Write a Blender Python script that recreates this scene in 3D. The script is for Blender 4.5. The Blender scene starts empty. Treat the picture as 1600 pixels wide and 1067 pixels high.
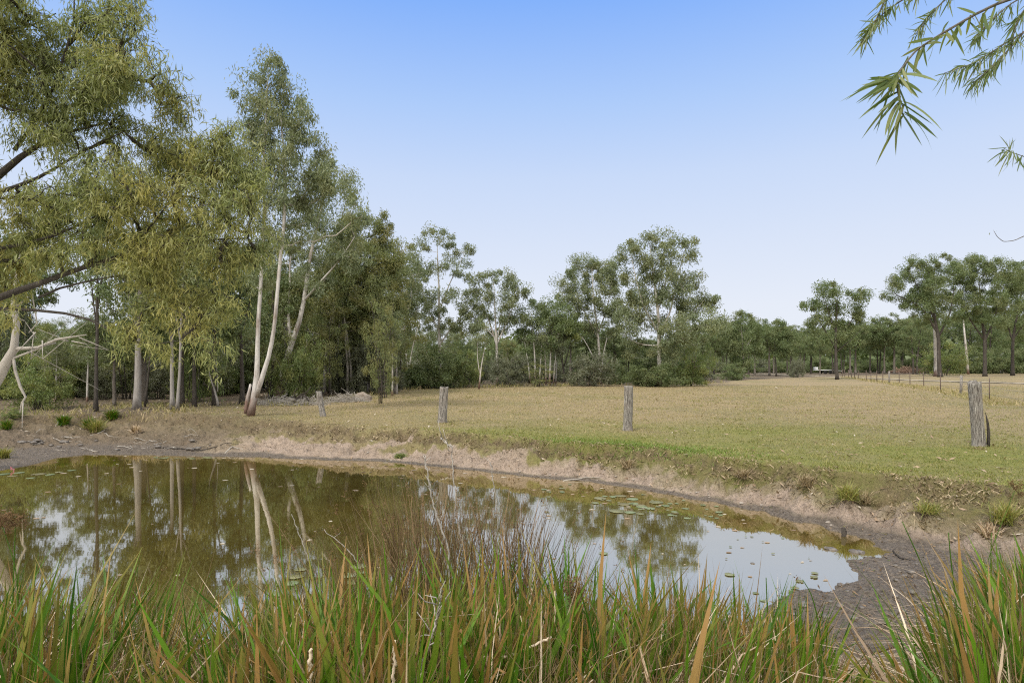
import bpy, math, random
import numpy as np

# ------------------------------------------------------------------ camera, sky, sun, exposure
S = bpy.context.scene
COL = S.collection
F, HZ, CX, CH = 950.0, 580.0, 800.0, 2.5          # focal length in px of a 1600 px frame, horizon row, centre, eye height
cam = bpy.data.cameras.new("camera")
camo = bpy.data.objects.new("camera", cam)
COL.objects.link(camo)
cam.sensor_width = 36.0
cam.lens = F / 1600 * 36.0
cam.shift_y = (HZ - 533.5) / 1600
cam.clip_start = 0.05
cam.clip_end = 3000
camo.location = (0, 0, CH)
camo.rotation_euler = (math.pi / 2, 0, 0)
S.camera = camo

SUN_EL, SUN_AZ = math.radians(48), math.radians(215)   # behind the camera, from the left
W = bpy.data.worlds.new("World")
S.world = W
W.use_nodes = True
nt = W.node_tree
nt.nodes.clear()
out = nt.nodes.new("ShaderNodeOutputWorld")
bg = nt.nodes.new("ShaderNodeBackground")
sky = nt.nodes.new("ShaderNodeTexSky")
sky.sky_type = 'NISHITA'
sky.sun_disc = False
sky.sun_elevation = SUN_EL
sky.sun_rotation = SUN_AZ
sky.dust_density = 2.0
tc = nt.nodes.new("ShaderNodeTexCoord")
sep = nt.nodes.new("ShaderNodeSeparateXYZ")
nt.links.new(tc.outputs["Generated"], sep.inputs[0])
ramp = nt.nodes.new("ShaderNodeValToRGB")
nt.links.new(sep.outputs["Z"], ramp.inputs[0])


def lin(*c):
    return tuple(((x / 255) / 12.92 if x / 255 <= 0.04045 else ((x / 255 + 0.055) / 1.055) ** 2.4) for x in c[:3]) + (1,)


er = ramp.color_ramp
stops = [(0.0, lin(238, 242, 251)), (0.10, lin(233, 239, 251)), (0.20, lin(220, 231, 251)), (0.30, lin(204, 222, 252)), (0.40, lin(176, 207, 254)),
         (0.53, lin(130, 179, 255)), (0.64, lin(200, 214, 240)), (0.76, (1.5, 1.52, 1.55, 1)), (1.0, (2.1, 2.08, 2.02, 1))]
er.elements[0].position, er.elements[0].color = stops[0]
er.elements[1].position, er.elements[1].color = stops[-1]
for p, c in stops[1:-1]:
    e = er.elements.new(p)
    e.color = c
scl = nt.nodes.new("ShaderNodeVectorMath")
scl.operation = 'SCALE'
scl.inputs[3].default_value = 0.10
nt.links.new(sky.outputs[0], scl.inputs[0])
mixw = nt.nodes.new("ShaderNodeMix")
mixw.data_type = 'RGBA'
mixw.inputs[0].default_value = 0.95
nt.links.new(scl.outputs[0], mixw.inputs[6])
# unseen cloud-like brightening added to the sky behind the camera, to front-light the trees
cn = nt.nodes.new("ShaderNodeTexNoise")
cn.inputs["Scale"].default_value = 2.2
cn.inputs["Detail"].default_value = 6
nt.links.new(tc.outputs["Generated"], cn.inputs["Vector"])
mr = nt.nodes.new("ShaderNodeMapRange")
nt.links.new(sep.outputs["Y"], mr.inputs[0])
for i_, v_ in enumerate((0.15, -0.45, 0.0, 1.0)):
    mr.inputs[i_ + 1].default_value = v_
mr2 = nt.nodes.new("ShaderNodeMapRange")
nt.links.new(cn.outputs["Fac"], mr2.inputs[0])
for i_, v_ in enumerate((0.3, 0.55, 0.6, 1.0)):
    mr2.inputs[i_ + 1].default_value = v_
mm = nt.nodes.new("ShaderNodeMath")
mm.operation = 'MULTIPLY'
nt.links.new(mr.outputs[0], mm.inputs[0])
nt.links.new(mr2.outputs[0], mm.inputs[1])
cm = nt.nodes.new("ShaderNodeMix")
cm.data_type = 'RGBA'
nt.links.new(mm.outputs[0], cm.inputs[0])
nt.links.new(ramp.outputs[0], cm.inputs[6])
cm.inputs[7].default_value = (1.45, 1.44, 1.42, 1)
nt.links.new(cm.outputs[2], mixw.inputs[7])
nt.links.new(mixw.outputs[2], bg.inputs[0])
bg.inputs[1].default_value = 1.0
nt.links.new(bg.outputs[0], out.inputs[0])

sl = bpy.data.lights.new("sun", 'SUN')
sl.energy = 2.7
sl.angle = math.radians(10)
sl.color = (1.0, 0.96, 0.90)
so = bpy.data.objects.new("sun", sl)
COL.objects.link(so)
# sun_rotation is measured clockwise from +Y: direction to the sun
sd = np.array([math.sin(SUN_AZ) * math.cos(SUN_EL), math.cos(SUN_AZ) * math.cos(SUN_EL), math.sin(SUN_EL)])
so.rotation_euler = (math.pi / 2 - SUN_EL, 0, math.atan2(sd[0], -sd[1]))
S.view_settings.view_transform = 'Standard'
S.view_settings.look = 'None'
S.view_settings.exposure = 0.0
S.view_settings.gamma = 1.0
S.cycles.use_denoising = False
S.cycles.adaptive_threshold = 0.02
S.cycles.filter_width = 1.15
S.cycles.max_bounces = 6
S.cycles.transparent_max_bounces = 4
S.cycles.diffuse_bounces = 3
S.cycles.glossy_bounces = 3

R = np.random.default_rng(7)
random.seed(7)


# ------------------------------------------------------------------ materials
def new_mat(name):
    m = bpy.data.materials.new(name)
    m.use_nodes = True
    t = m.node_tree
    t.nodes.clear()
    o = t.nodes.new("ShaderNodeOutputMaterial")
    return m, t, o


def N(t, kind, **kw):
    n = t.nodes.new(kind)
    for k, v in kw.items():
        setattr(n, k, v)
    return n


def attr(t, name):
    n = N(t, "ShaderNodeAttribute")
    n.attribute_name = name
    return n.outputs["Fac"]


def mix(t, fac, a, b, mode='MIX'):
    n = N(t, "ShaderNodeMix", data_type='RGBA', blend_type=mode)
    for sock, v in ((n.inputs[0], fac), (n.inputs[6], a), (n.inputs[7], b)):
        if hasattr(v, "is_linked") or hasattr(v, "links"):
            t.links.new(v, sock)
        elif isinstance(v, (int, float)):
            sock.default_value = v
        else:
            sock.default_value = tuple(v)[:3] + (1,)
    return n.outputs[2]


def noise(t, scale, detail=4, rough=0.6, vec=None, stretch=None, out='Fac'):
    n = N(t, "ShaderNodeTexNoise")
    n.inputs["Scale"].default_value = scale
    n.inputs["Detail"].default_value = detail
    n.inputs["Roughness"].default_value = rough
    c = N(t, "ShaderNodeTexCoord").outputs["Object"] if vec is None else vec
    if stretch:
        m = N(t, "ShaderNodeMapping")
        m.inputs["Scale"].default_value = stretch
        t.links.new(c, m.inputs[0])
        c = m.outputs[0]
    t.links.new(c, n.inputs["Vector"])
    return n.outputs[out]


def rng(t, v, a, b, c=0.0, d=1.0):
    n = N(t, "ShaderNodeMapRange")
    t.links.new(v, n.inputs[0])
    for i, x in enumerate((a, b, c, d)):
        n.inputs[i + 1].default_value = x
    return n.outputs[0]


def math_(t, op, a, b=None):
    n = N(t, "ShaderNodeMath", operation=op)
    for s, v in ((n.inputs[0], a), (n.inputs[1], b)):
        if v is None:
            continue
        if isinstance(v, (int, float)):
            s.default_value = v
        else:
            t.links.new(v, s)
    return n.outputs[0]


def leaf_mat(name, c0, c1, c2, trans=0.3, rough=0.5, spec=0.35):
    """c0..c1 by leaf (attribute v), c2 takes over by clump (attribute c)"""
    m, t, o = new_mat(name)
    v, c = attr(t, "v"), attr(t, "c")
    col = mix(t, v, c0, c1)
    col = mix(t, rng(t, c, 0.35, 1.0), col, c2)
    p = N(t, "ShaderNodeBsdfPrincipled")
    t.links.new(col, p.inputs["Base Color"])
    p.inputs["Roughness"].default_value = rough
    p.inputs["Specular IOR Level"].default_value = spec
    tr = N(t, "ShaderNodeBsdfTranslucent")
    t.links.new(mix(t, 1.0, col, (1.15, 1.2, 0.6), 'MULTIPLY'), tr.inputs[0])
    mx = N(t, "ShaderNodeMixShader")
    mx.inputs[0].default_value = trans
    t.links.new(p.outputs[0], mx.inputs[1])
    t.links.new(tr.outputs[0], mx.inputs[2])
    t.links.new(mx.outputs[0], o.inputs[0])
    return m


def bark_mat(name, a, b, c, patch=(0.5, 0.7), scale=2.0, stretch=(6, 6, 1), bump=0.4, low=None, low_h=2.0):
    """a streaked to b, patches of c; low = colour of rough bark clinging round the butt up to low_h metres"""
    m, t, o = new_mat(name)
    n1 = noise(t, scale * 2, 5, 0.65, stretch=stretch)
    n2 = noise(t, scale * 0.6, 4, 0.6, stretch=(2, 2, 0.6))
    col = mix(t, rng(t, n1, 0.35, 0.7), a, b)
    col = mix(t, rng(t, n2, patch[0], patch[1]), col, c)
    if low:
        sp = N(t, "ShaderNodeSeparateXYZ")
        t.links.new(N(t, "ShaderNodeTexCoord").outputs["Object"], sp.inputs[0])
        hh = math_(t, 'ADD', sp.outputs[2], math_(t, 'MULTIPLY', n2, low_h * 2.2))
        f = rng(t, hh, low_h * 1.4, low_h * 1.9, 1.0, 0.0)
        col = mix(t, f, col, low)
    p = N(t, "ShaderNodeBsdfPrincipled")
    t.links.new(col, p.inputs["Base Color"])
    p.inputs["Roughness"].default_value = 0.85
    p.inputs["Specular IOR Level"].default_value = 0.2
    bp = N(t, "ShaderNodeBump")
    bp.inputs["Strength"].default_value = bump
    bp.inputs["Distance"].default_value = 0.05
    t.links.new(n1, bp.inputs["Height"])
    t.links.new(bp.outputs[0], p.inputs["Normal"])
    t.links.new(p.outputs[0], o.inputs[0])
    return m


def plain_mat(name, a, b, scale=8.0, rough=0.8, spec=0.2, bump=0.0, stretch=None, metallic=0.0):
    m, t, o = new_mat(name)
    n1 = noise(t, scale, 5, 0.65, stretch=stretch)
    p = N(t, "ShaderNodeBsdfPrincipled")
    t.links.new(mix(t, rng(t, n1, 0.35, 0.65), a, b), p.inputs["Base Color"])
    p.inputs["Roughness"].default_value = rough
    p.inputs["Specular IOR Level"].default_value = spec
    p.inputs["Metallic"].default_value = metallic
    if bump:
        bp = N(t, "ShaderNodeBump")
        bp.inputs["Strength"].default_value = bump
        bp.inputs["Distance"].default_value = 0.03
        t.links.new(n1, bp.inputs["Height"])
        t.links.new(bp.outputs[0], p.inputs["Normal"])
    t.links.new(p.outputs[0], o.inputs[0])
    return m


M = {}
M['leaf_near'] = leaf_mat('leaf_near', (0.155, 0.19, 0.065), (0.37, 0.395, 0.18), (0.42, 0.37, 0.12), 0.35)
M['leaf_gum'] = leaf_mat('leaf_gum', (0.135, 0.175, 0.085), (0.28, 0.31, 0.185), (0.24, 0.25, 0.12), 0.3)
M['leaf_olive'] = leaf_mat('leaf_olive', (0.13, 0.165, 0.065), (0.27, 0.29, 0.12), (0.25, 0.235, 0.09), 0.3)
M['leaf_dark'] = leaf_mat('leaf_dark', (0.10, 0.145, 0.055), (0.21, 0.255, 0.115), (0.20, 0.22, 0.10), 0.3)
M['leaf_bright'] = leaf_mat('leaf_bright', (0.13, 0.18, 0.06), (0.24, 0.29, 0.11), (0.30, 0.31, 0.11), 0.35)
M['leaf_grey'] = leaf_mat('leaf_grey', (0.12, 0.135, 0.085), (0.22, 0.225, 0.15), (0.18, 0.19, 0.11), 0.25)
M['leaf_wattle'] = leaf_mat('leaf_wattle', (0.09, 0.145, 0.045), (0.21, 0.26, 0.09), (0.28, 0.29, 0.12), 0.4, 0.4, 0.4)
M['bark_white'] = bark_mat('bark_white', (0.60, 0.56, 0.51), (0.42, 0.39, 0.35), (0.24, 0.19, 0.155), (0.52, 0.66), 2.0,
                           (5, 5, 1), 0.3, (0.20, 0.13, 0.10), 1.3)
M['bark_pale'] = bark_mat('bark_pale', (0.36, 0.33, 0.30), (0.25, 0.225, 0.20), (0.15, 0.13, 0.11), (0.5, 0.7), 2.0)
M['bark_dark'] = bark_mat('bark_dark', (0.10, 0.085, 0.07), (0.045, 0.038, 0.032), (0.16, 0.14, 0.12), (0.55, 0.8), 3.0, (8, 8, 1), 0.9)
M['bark_brown'] = bark_mat('bark_brown', (0.20, 0.17, 0.14), (0.10, 0.085, 0.07), (0.28, 0.25, 0.22), (0.5, 0.75), 3.0, (8, 8, 1), 0.8)
M['dead_wood'] = bark_mat('dead_wood', (0.48, 0.44, 0.38), (0.32, 0.28, 0.23), (0.20, 0.17, 0.14), (0.6, 0.8), 6.0, (6, 6, 2), 0.4)
M['reed_green'] = leaf_mat('reed_green', (0.022, 0.085, 0.003), (0.125, 0.245, 0.012), (0.33, 0.19, 0.06), 0.22, 0.5, 0.28)
M['reed_dry'] = leaf_mat('reed_dry', (0.32, 0.21, 0.11), (0.88, 0.72, 0.54), (0.11, 0.055, 0.022), 0.15, 0.7, 0.2)
M['rush_brown'] = leaf_mat('rush_brown', (0.06, 0.034, 0.015), (0.30, 0.20, 0.11), (0.10, 0.12, 0.03), 0.12, 0.6, 0.2)
M['grass'] = leaf_mat('grass', (0.16, 0.19, 0.045), (0.325, 0.29, 0.105), (0.46, 0.355, 0.21), 0.25, 0.7, 0.2)
M['straw'] = leaf_mat('straw', (0.24, 0.17, 0.09), (0.52, 0.42, 0.27), (0.06, 0.04, 0.024), 0.15, 0.8, 0.1)
M['lily'] = leaf_mat('lily', (0.16, 0.21, 0.09), (0.30, 0.34, 0.18), (0.24, 0.17, 0.07), 0.2, 0.4, 0.5)
M['litter'] = leaf_mat('litter', (0.20, 0.13, 0.08), (0.42, 0.31, 0.21), (0.62, 0.55, 0.45), 0.1, 0.8, 0.2)
M['mud_clod'] = plain_mat('mud_clod', (0.07, 0.06, 0.048), (0.20, 0.17, 0.14), 12, 0.45, 0.5, 0.6)
M['stone'] = plain_mat('stone', (0.42, 0.37, 0.31), (0.26, 0.22, 0.18), 9, 0.8, 0.3, 0.4)
M['mound'] = plain_mat('mound', (0.36, 0.30, 0.24), (0.22, 0.175, 0.135), 5, 0.9, 0.1, 0.6)
M['seed'] = leaf_mat('seed', (0.10, 0.055, 0.025), (0.24, 0.15, 0.08), (0.15, 0.08, 0.04), 0.1, 0.8, 0.1)
M['rust'] = plain_mat('rust', (0.17, 0.12, 0.095), (0.10, 0.08, 0.065), 30, 0.8, 0.3)
M['wire'] = plain_mat('wire', (0.30, 0.28, 0.26), (0.22, 0.2, 0.18), 30, 0.5, 0.5, 0, None, 0.6)
M['white_paint'] = plain_mat('white_paint', (0.75, 0.75, 0.73), (0.62, 0.62, 0.6), 3, 0.6)
M['roof_iron'] = plain_mat('roof_iron', (0.62, 0.63, 0.64), (0.5, 0.51, 0.52), 2, 0.5, 0.4)
M['tyre'] = plain_mat('tyre', (0.02, 0.02, 0.02), (0.035, 0.033, 0.03), 20, 0.85)
M['glass'] = plain_mat('glass', (0.03, 0.035, 0.04), (0.05, 0.055, 0.06), 2, 0.1, 0.6)
M['red'] = plain_mat('red', (0.55, 0.22, 0.25), (0.45, 0.15, 0.18), 8, 0.6)


def post_mat():
    m, t, o = new_mat('weathered_post')
    n1 = noise(t, 9, 6, 0.7, stretch=(7, 7, 0.55))
    n2 = noise(t, 3, 3, 0.6)
    col = mix(t, rng(t, n1, 0.38, 0.62), (0.045, 0.036, 0.030), (0.52, 0.48, 0.42))
    col = mix(t, rng(t, n2, 0.45, 0.8), col, (0.24, 0.20, 0.165))
    p = N(t, "ShaderNodeBsdfPrincipled")
    t.links.new(col, p.inputs["Base Color"])
    p.inputs["Roughness"].default_value = 0.9
    p.inputs["Specular IOR Level"].default_value = 0.15
    bp = N(t, "ShaderNodeBump")
    bp.inputs["Strength"].default_value = 1.0
    bp.inputs["Distance"].default_value = 0.04
    t.links.new(n1, bp.inputs["Height"])
    t.links.new(bp.outputs[0], p.inputs["Normal"])
    t.links.new(p.outputs[0], o.inputs[0])
    return m


M['post'] = post_mat()


# ------------------------------------------------------------------ mesh helpers
def rot_noise():
    pass


def hash2(ix, iy, seed):
    h = (ix.astype(np.int64) * 374761393 + iy.astype(np.int64) * 668265263 + seed * 2147483647) & 0xFFFFFFFF
    h = ((h ^ (h >> 13)) * 1274126177) & 0xFFFFFFFF
    return ((h ^ (h >> 16)) & 0xFFFF) / 65535.0


def vnoise(x, y, seed=0):
    x = np.asarray(x, float)
    y = np.asarray(y, float)
    ix, iy = np.floor(x), np.floor(y)
    fx, fy = x - ix, y - iy
    fx = fx * fx * (3 - 2 * fx)
    fy = fy * fy * (3 - 2 * fy)
    a, b = hash2(ix, iy, seed), hash2(ix + 1, iy, seed)
    c, d = hash2(ix, iy + 1, seed), hash2(ix + 1, iy + 1, seed)
    return (a * (1 - fx) + b * fx) * (1 - fy) + (c * (1 - fx) + d * fx) * fy


def fbm(x, y, seed=0, octv=4):
    s, a, t = 0.0, 1.0, 0.0
    for k in range(octv):
        s = s + a * vnoise(x * 2 ** k + 17.3 * k, y * 2 ** k - 9.1 * k, seed + k)
        t += a
        a *= 0.5
    return s / t


def sstep(a, b, x):
    t = np.clip((x - a) / (b - a), 0, 1)
    return t * t * (3 - 2 * t)


def build_mesh(name, V, faces, attrs=None, smooth=False):
    """faces: list of int arrays (n,k); attrs: {name: per-vertex floats}"""
    me = bpy.data.meshes.new(name)
    V = np.ascontiguousarray(V, dtype=np.float32)
    me.vertices.add(len(V))
    me.vertices.foreach_set("co", V.ravel())
    faces = [np.asarray(f, dtype=np.int32) for f in faces if len(f)]
    if faces:
        loops = np.concatenate([f.ravel() for f in faces])
        sizes = np.concatenate([np.full(len(f), f.shape[1], np.int32) for f in faces])
        starts = np.concatenate([[0], np.cumsum(sizes)[:-1]]).astype(np.int32)
        me.loops.add(len(loops))
        me.loops.foreach_set("vertex_index", loops)
        me.polygons.add(len(sizes))
        me.polygons.foreach_set("loop_start", starts)
        me.polygons.foreach_set("loop_total", sizes)
        if smooth:
            me.polygons.foreach_set("use_smooth", np.ones(len(sizes), dtype=bool))
    me.update(calc_edges=True)
    for k, a in (attrs or {}).items():
        at = me.attributes.new(k, 'FLOAT', 'POINT')
        at.data.foreach_set("value", np.ascontiguousarray(a, dtype=np.float32))
    me.validate(clean_customdata=False)
    return me


def obj(name, me, mat, parent=None, loc=(0, 0, 0)):
    o = bpy.data.objects.new(name, me)
    COL.objects.link(o)
    if mat is not None:
        me.materials.append(M[mat] if isinstance(mat, str) else mat)
    o.location = loc
    if parent is not None:
        o.parent = parent
    return o


def tag(o, label=None, cat=None, group=None, kind=None):
    if label:
        o["label"] = label
    if cat:
        o["category"] = cat
    if group:
        o["group"] = group
    if kind:
        o["kind"] = kind
    return o


def empty(name, loc, label, cat, group=None):
    o = bpy.data.objects.new(name, None)
    COL.objects.link(o)
    o.location = loc
    o.empty_display_size = 0.2
    return tag(o, label, cat, group)


def copy_tree(root, loc, rz, sc, label=None, group=None, cat=None):
    r = root.copy()
    COL.objects.link(r)
    r.location = loc
    r.rotation_euler = (0, 0, rz)
    r.scale = (sc, sc, sc) if isinstance(sc, (int, float)) else sc
    if label:
        r["label"] = label
    if group:
        r["group"] = group
    for ch in list(root.children):
        c = ch.copy()
        COL.objects.link(c)
        c.parent = r
        for g in ch.children:
            d = g.copy()
            COL.objects.link(d)
            d.parent = c
    return r


class MB:
    """collects tubes / leaves as numpy arrays"""

    def __init__(s):
        s.V, s.F4, s.F3, s.a, s.c, s.n = [], [], [], [], [], 0

    def add(s, V, F4=None, F3=None, a=0.0, c=0.0):
        V = np.asarray(V, float)
        s.V.append(V)
        if F4 is not None and len(F4):
            s.F4.append(np.asarray(F4) + s.n)
        if F3 is not None and len(F3):
            s.F3.append(np.asarray(F3) + s.n)
        s.a.append(np.broadcast_to(a, (len(V),)))
        s.c.append(np.broadcast_to(c, (len(V),)))
        s.n += len(V)

    def tube(s, P, r, sides=6, cap=True, wob=0.0, a=0.0, c=0.0):
        P = np.asarray(P, float)
        r = np.broadcast_to(np.asarray(r, float), (len(P),))
        T = np.gradient(P, axis=0)
        T /= np.linalg.norm(T, axis=1, keepdims=True) + 1e-9
        ref = np.array([0.0, 0, 1]) if abs(T[:, 2]).mean() < 0.7 else np.array([1.0, 0, 0])
        U = np.cross(T, ref)
        U /= np.linalg.norm(U, axis=1, keepdims=True) + 1e-9
        Vv = np.cross(T, U)
        ang = np.arange(sides) / sides * 2 * np.pi
        rad = r[:, None] * np.ones(sides)[None]
        if wob:
            rad = rad * (1 + wob * (R.random((len(P), sides)) - 0.5) * 2)
        ring = P[:, None] + rad[..., None] * (np.cos(ang)[None, :, None] * U[:, None] + np.sin(ang)[None, :, None] * Vv[:, None])
        V = ring.reshape(-1, 3)
        n = len(P)
        i = np.arange(n - 1)[:, None] * sides
        j = np.arange(sides)[None]
        k = (j + 1) % sides
        F = np.stack([i + j, i + k, i + sides + k, i + sides + j], -1).reshape(-1, 4)
        F3 = None
        if cap:
            V = np.vstack([V, P[-1] + T[-1] * r[-1] * 0.3, P[0]])
            e = (n - 1) * sides
            jj, kk = np.arange(sides), (np.arange(sides) + 1) % sides
            F3 = np.vstack([np.stack([e + jj, e + kk, np.full(sides, n * sides)], -1),
                            np.stack([kk, jj, np.full(sides, n * sides + 1)], -1)])
        s.add(V, F, F3, a, c)

    def strips(s, P, side, w, a, c):
        """many blades at once: P (n,k,3) centre lines, side (n,3) or (n,k,3), w (n,k) half widths (last = 0 tip)"""
        n, k = P.shape[:2]
        if side.ndim == 2:
            side = side[:, None, :]
        L = P - side * w[..., None]
        Rr = P + side * w[..., None]
        V = np.empty((n, 2 * (k - 1) + 1, 3))
        V[:, 0:2 * (k - 1):2] = L[:, :-1]
        V[:, 1:2 * (k - 1):2] = Rr[:, :-1]
        V[:, -1] = P[:, -1]
        m = 2 * (k - 1) + 1
        base = np.arange(n)[:, None] * m
        q = [np.stack([base[:, 0] + 2 * i, base[:, 0] + 2 * i + 1, base[:, 0] + 2 * i + 3, base[:, 0] + 2 * i + 2], -1) for i in range(k - 2)]
        F4 = np.concatenate(q) if q else None
        F3 = np.stack([base[:, 0] + m - 3, base[:, 0] + m - 2, base[:, 0] + m - 1], -1)
        s.add(V.reshape(-1, 3), F4, F3, np.repeat(a, m), np.repeat(c, m) if np.ndim(c) < 2 else np.concatenate([np.repeat(c[:, :-1], 2, axis=1), c[:, -1:]], 1).ravel())

    def mesh(s, name, smooth=False, origin=(0, 0, 0)):
        V = np.concatenate(s.V) - np.asarray(origin, float)
        return build_mesh(name, V, [np.concatenate(x) for x in (s.F4, s.F3) if x],
                          {'v': np.concatenate(s.a), 'c': np.concatenate(s.c)}, smooth)

    def build(s, name, mat, parent=None, origin=(0, 0, 0), smooth=False, loc=(0, 0, 0)):
        return obj(name, s.mesh(name, smooth, origin), mat, parent, loc)


def unit(v):
    return v / (np.linalg.norm(v, axis=-1, keepdims=True) + 1e-9)


def leaves(mb, P, length, width, down=0.6, a=None, c=None, cup=True):
    """leaf-sized faces at P; down = how strongly they hang"""
    n = len(P)
    d = unit(R.normal(size=(n, 3)) + np.array([0, 0, -1.0]) * down * 2.2)
    s = unit(np.cross(d, R.normal(size=(n, 3))))
    nn = np.cross(d, s)
    L = length * (0.65 + 0.7 * R.random((n, 1)))
    w = width * (0.7 + 0.6 * R.random((n, 1)))
    bend = nn * L * (R.random((n, 1)) - 0.5) * 0.5
    V = np.stack([P, P + d * L * 0.4 - s * w * 0.5 + bend * 0.7, P + d * L * 0.4 + s * w * 0.5 + bend * 0.7, P + d * L + bend * 0.2], 1)
    b = np.arange(n) * 4
    F3 = np.concatenate([np.stack([b, b + 1, b + 2], -1), np.stack([b + 1, b + 3, b + 2], -1)])
    a = R.random(n) if a is None else a
    c = np.zeros(n) if c is None else c
    mb.add(V.reshape(-1, 3), None, F3, np.repeat(a, 4), np.repeat(c, 4))


# ------------------------------------------------------------------ the lie of the land
def wat(px, py):
    D = CH * F / (py - HZ)
    return ((px - CX) / F * D, D)


shore = [wat(*p) for p in [(136, 710), (250, 711), (330, 713), (400, 714), (500, 718), (600, 721), (700, 730), (760, 737), (840, 746), (920, 752),
                           (1000, 764), (1100, 782), (1200, 801), (1300, 828), (1345, 843), (1385, 855), (1392, 862), (1360, 868), (1338, 878),
                           (1344, 897), (1300, 926), (1272, 922), (1240, 932), (1195, 946), (1150, 985)]]
shore += [(1.3, 4.9), (0.6, 4.3), (-0.3, 3.95), (-1.5, 3.8), (-3.5, 3.8), (-6, 4.1), (-9, 5.2), (-12, 7.5), (-13.6, 10.5), (-13.6, 13), (-12.9, 14.6),
          (-12.9, 16.5), (-13.2, 17.6)]
POLY = np.array(shore)


def pond_dist(x, y):
    x = np.asarray(x, float).ravel()
    y = np.asarray(y, float).ravel()
    d = np.full(len(x), 1e9)
    inside = np.zeros(len(x), bool)
    n = len(POLY)
    for i in range(n):
        a, b = POLY[i], POLY[(i + 1) % n]
        e = b - a
        t = np.clip(((x - a[0]) * e[0] + (y - a[1]) * e[1]) / (e @ e), 0, 1)
        d = np.minimum(d, np.hypot(x - a[0] - t * e[0], y - a[1] - t * e[1]))
        cr = (a[1] > y) != (b[1] > y)
        if a[1] != b[1]:
            xi = a[0] + (y - a[1]) / (b[1] - a[1]) * e[0]
            inside ^= cr & (x < xi)
    return np.where(inside, -d, d)


CTRL = np.array([  # x, y, flat width, bank width
    (-14, 17, 3.0, 5.5), (-12, 19, 1.6, 4.0), (-8.5, 18.2, 0.5, 2.6), (-5, 17.2, 0.15, 1.7), (-1.5, 15.9, 0.12, 1.25), (1.5, 14, 0.12, 1.05), (4, 12, 0.15, 0.95),
    (5.2, 10.6, 0.25, 0.95), (6.0, 9.6, 0.5, 1.2), (6.5, 8.4, 0.8, 1.7), (5.5, 7.0, 2.0, 2.2), (3.8, 6.0, 2.0, 2.2), (2.2, 5.0, 0.6, 2.2), (0, 3.7, 0.2, 2.3),
    (-4, 3.7, 0.2, 2.3), (-9, 5, 0.3, 2.5), (-14, 9, 0.6, 3.0), (-15, 13, 1.0, 4.0)])


def field_z(x, y):
    r = np.hypot(x, np.maximum(y, 0))
    z = np.interp(r, [0, 6, 14, 22, 35, 50, 100, 200, 400, 1200], [0.9, 0.8, 0.72, 0.75, 1.0, 1.32, 1.6, 2.2, 3.0, 6.0])
    return z + 0.10 * (fbm(x / 9, y / 9, 3, 3) - 0.5) * np.clip(r / 20, 0, 1) + 0.03 * (fbm(x / 1.3, y / 1.3, 8, 3) - 0.5)


def ground(x, y, full=False):
    x = np.asarray(x, float)
    y = np.asarray(y, float)
    sh = x.shape
    x, y = x.ravel(), y.ravel()
    d = pond_dist(x, y)
    d = d + (fbm(x * 2.3, y * 2.3, 11, 4) - 0.5) * (0.22 + 0.4 * sstep(2, 5, x)) * np.exp(-(d / 1.2) ** 2)
    w = 1.0 / (((x[:, None] - CTRL[:, 0]) ** 2 + (y[:, None] - CTRL[:, 1]) ** 2) ** 1.5 + 0.3)
    w /= w.sum(1, keepdims=True)
    flat, bw = w @ CTRL[:, 2], w @ CTRL[:, 3]
    near = np.clip(1 - np.abs(d) / 8, 0, 1)
    dd = d + near * ((fbm(x * 0.9, y * 0.9, 21, 3) - 0.5) * 0.75 + (fbm(x * 3.2, y * 3.2, 22, 4) - 0.5) * 0.6) * np.clip(d / 0.5, 0, 1)
    zt = field_z(x, y)
    t = np.clip((dd - flat) / bw, 0, 1)
    prof = np.where(t < 0.75, 0.62 * (t / 0.75) ** 1.1, 0.62 + 0.38 * sstep(0.75, 1.0, t))
    rough = (fbm(x * 5, y * 5, 31, 5) - 0.5) + 0.35 * (0.5 - np.abs(fbm(x * 9, y * 9, 36, 3) - 0.5) * 4)
    ridg = np.abs(fbm(x * 2.4, y * 2.4, 33, 3) - 0.5) * 2
    bank = sstep(0, 0.2, t) * (1 - sstep(0.85, 1.1, (dd - flat) / bw))
    z = 0.015 + np.minimum(np.maximum(d, 0), flat) * 0.03 + prof * (zt - 0.05) + bank * (rough * 0.20 - ridg * 0.22 + 0.06)
    mudm = (1 - sstep(flat * 0.8, flat + np.clip(flat * .5, .04, .6), dd)) * (d > 0) * near
    z = z + mudm * np.clip(d / 0.3, 0, 1) * ((fbm(x * 6, y * 6, 41, 4) - 0.42) * 0.13)
    z = z + (t >= 1) * 0.03 * (fbm(x * 4, y * 4, 51, 3) - 0.5)
    z = np.where(d < 0, np.maximum(-0.9, d * 0.28) - 0.004, z)
    if full:
        return z.reshape(sh), d.reshape(sh), ((dd - flat) / bw).reshape(sh), mudm.reshape(sh), flat.reshape(sh), bw.reshape(sh)
    return z.reshape(sh)


def gz(x, y):
    return float(ground(np.array([x]), np.array([y]))[0])


def hit(px, py):
    """where the sight line through a pixel meets the land"""
    D = np.exp(np.linspace(math.log(3.0), math.log(500), 1500))
    X = (px - CX) / F * D
    Z = CH - (py - HZ) / F * D
    g = np.maximum(ground(X, D), 0)
    k = np.argmax(g >= Z)
    if g[k] < Z[k]:
        k = len(D) - 1
    return float(X[k]), float(D[k]), float(g[k])


def at(px, py, D):
    return np.array([(px - CX) / F * D, D, CH - (py - HZ) / F * D])


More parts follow.
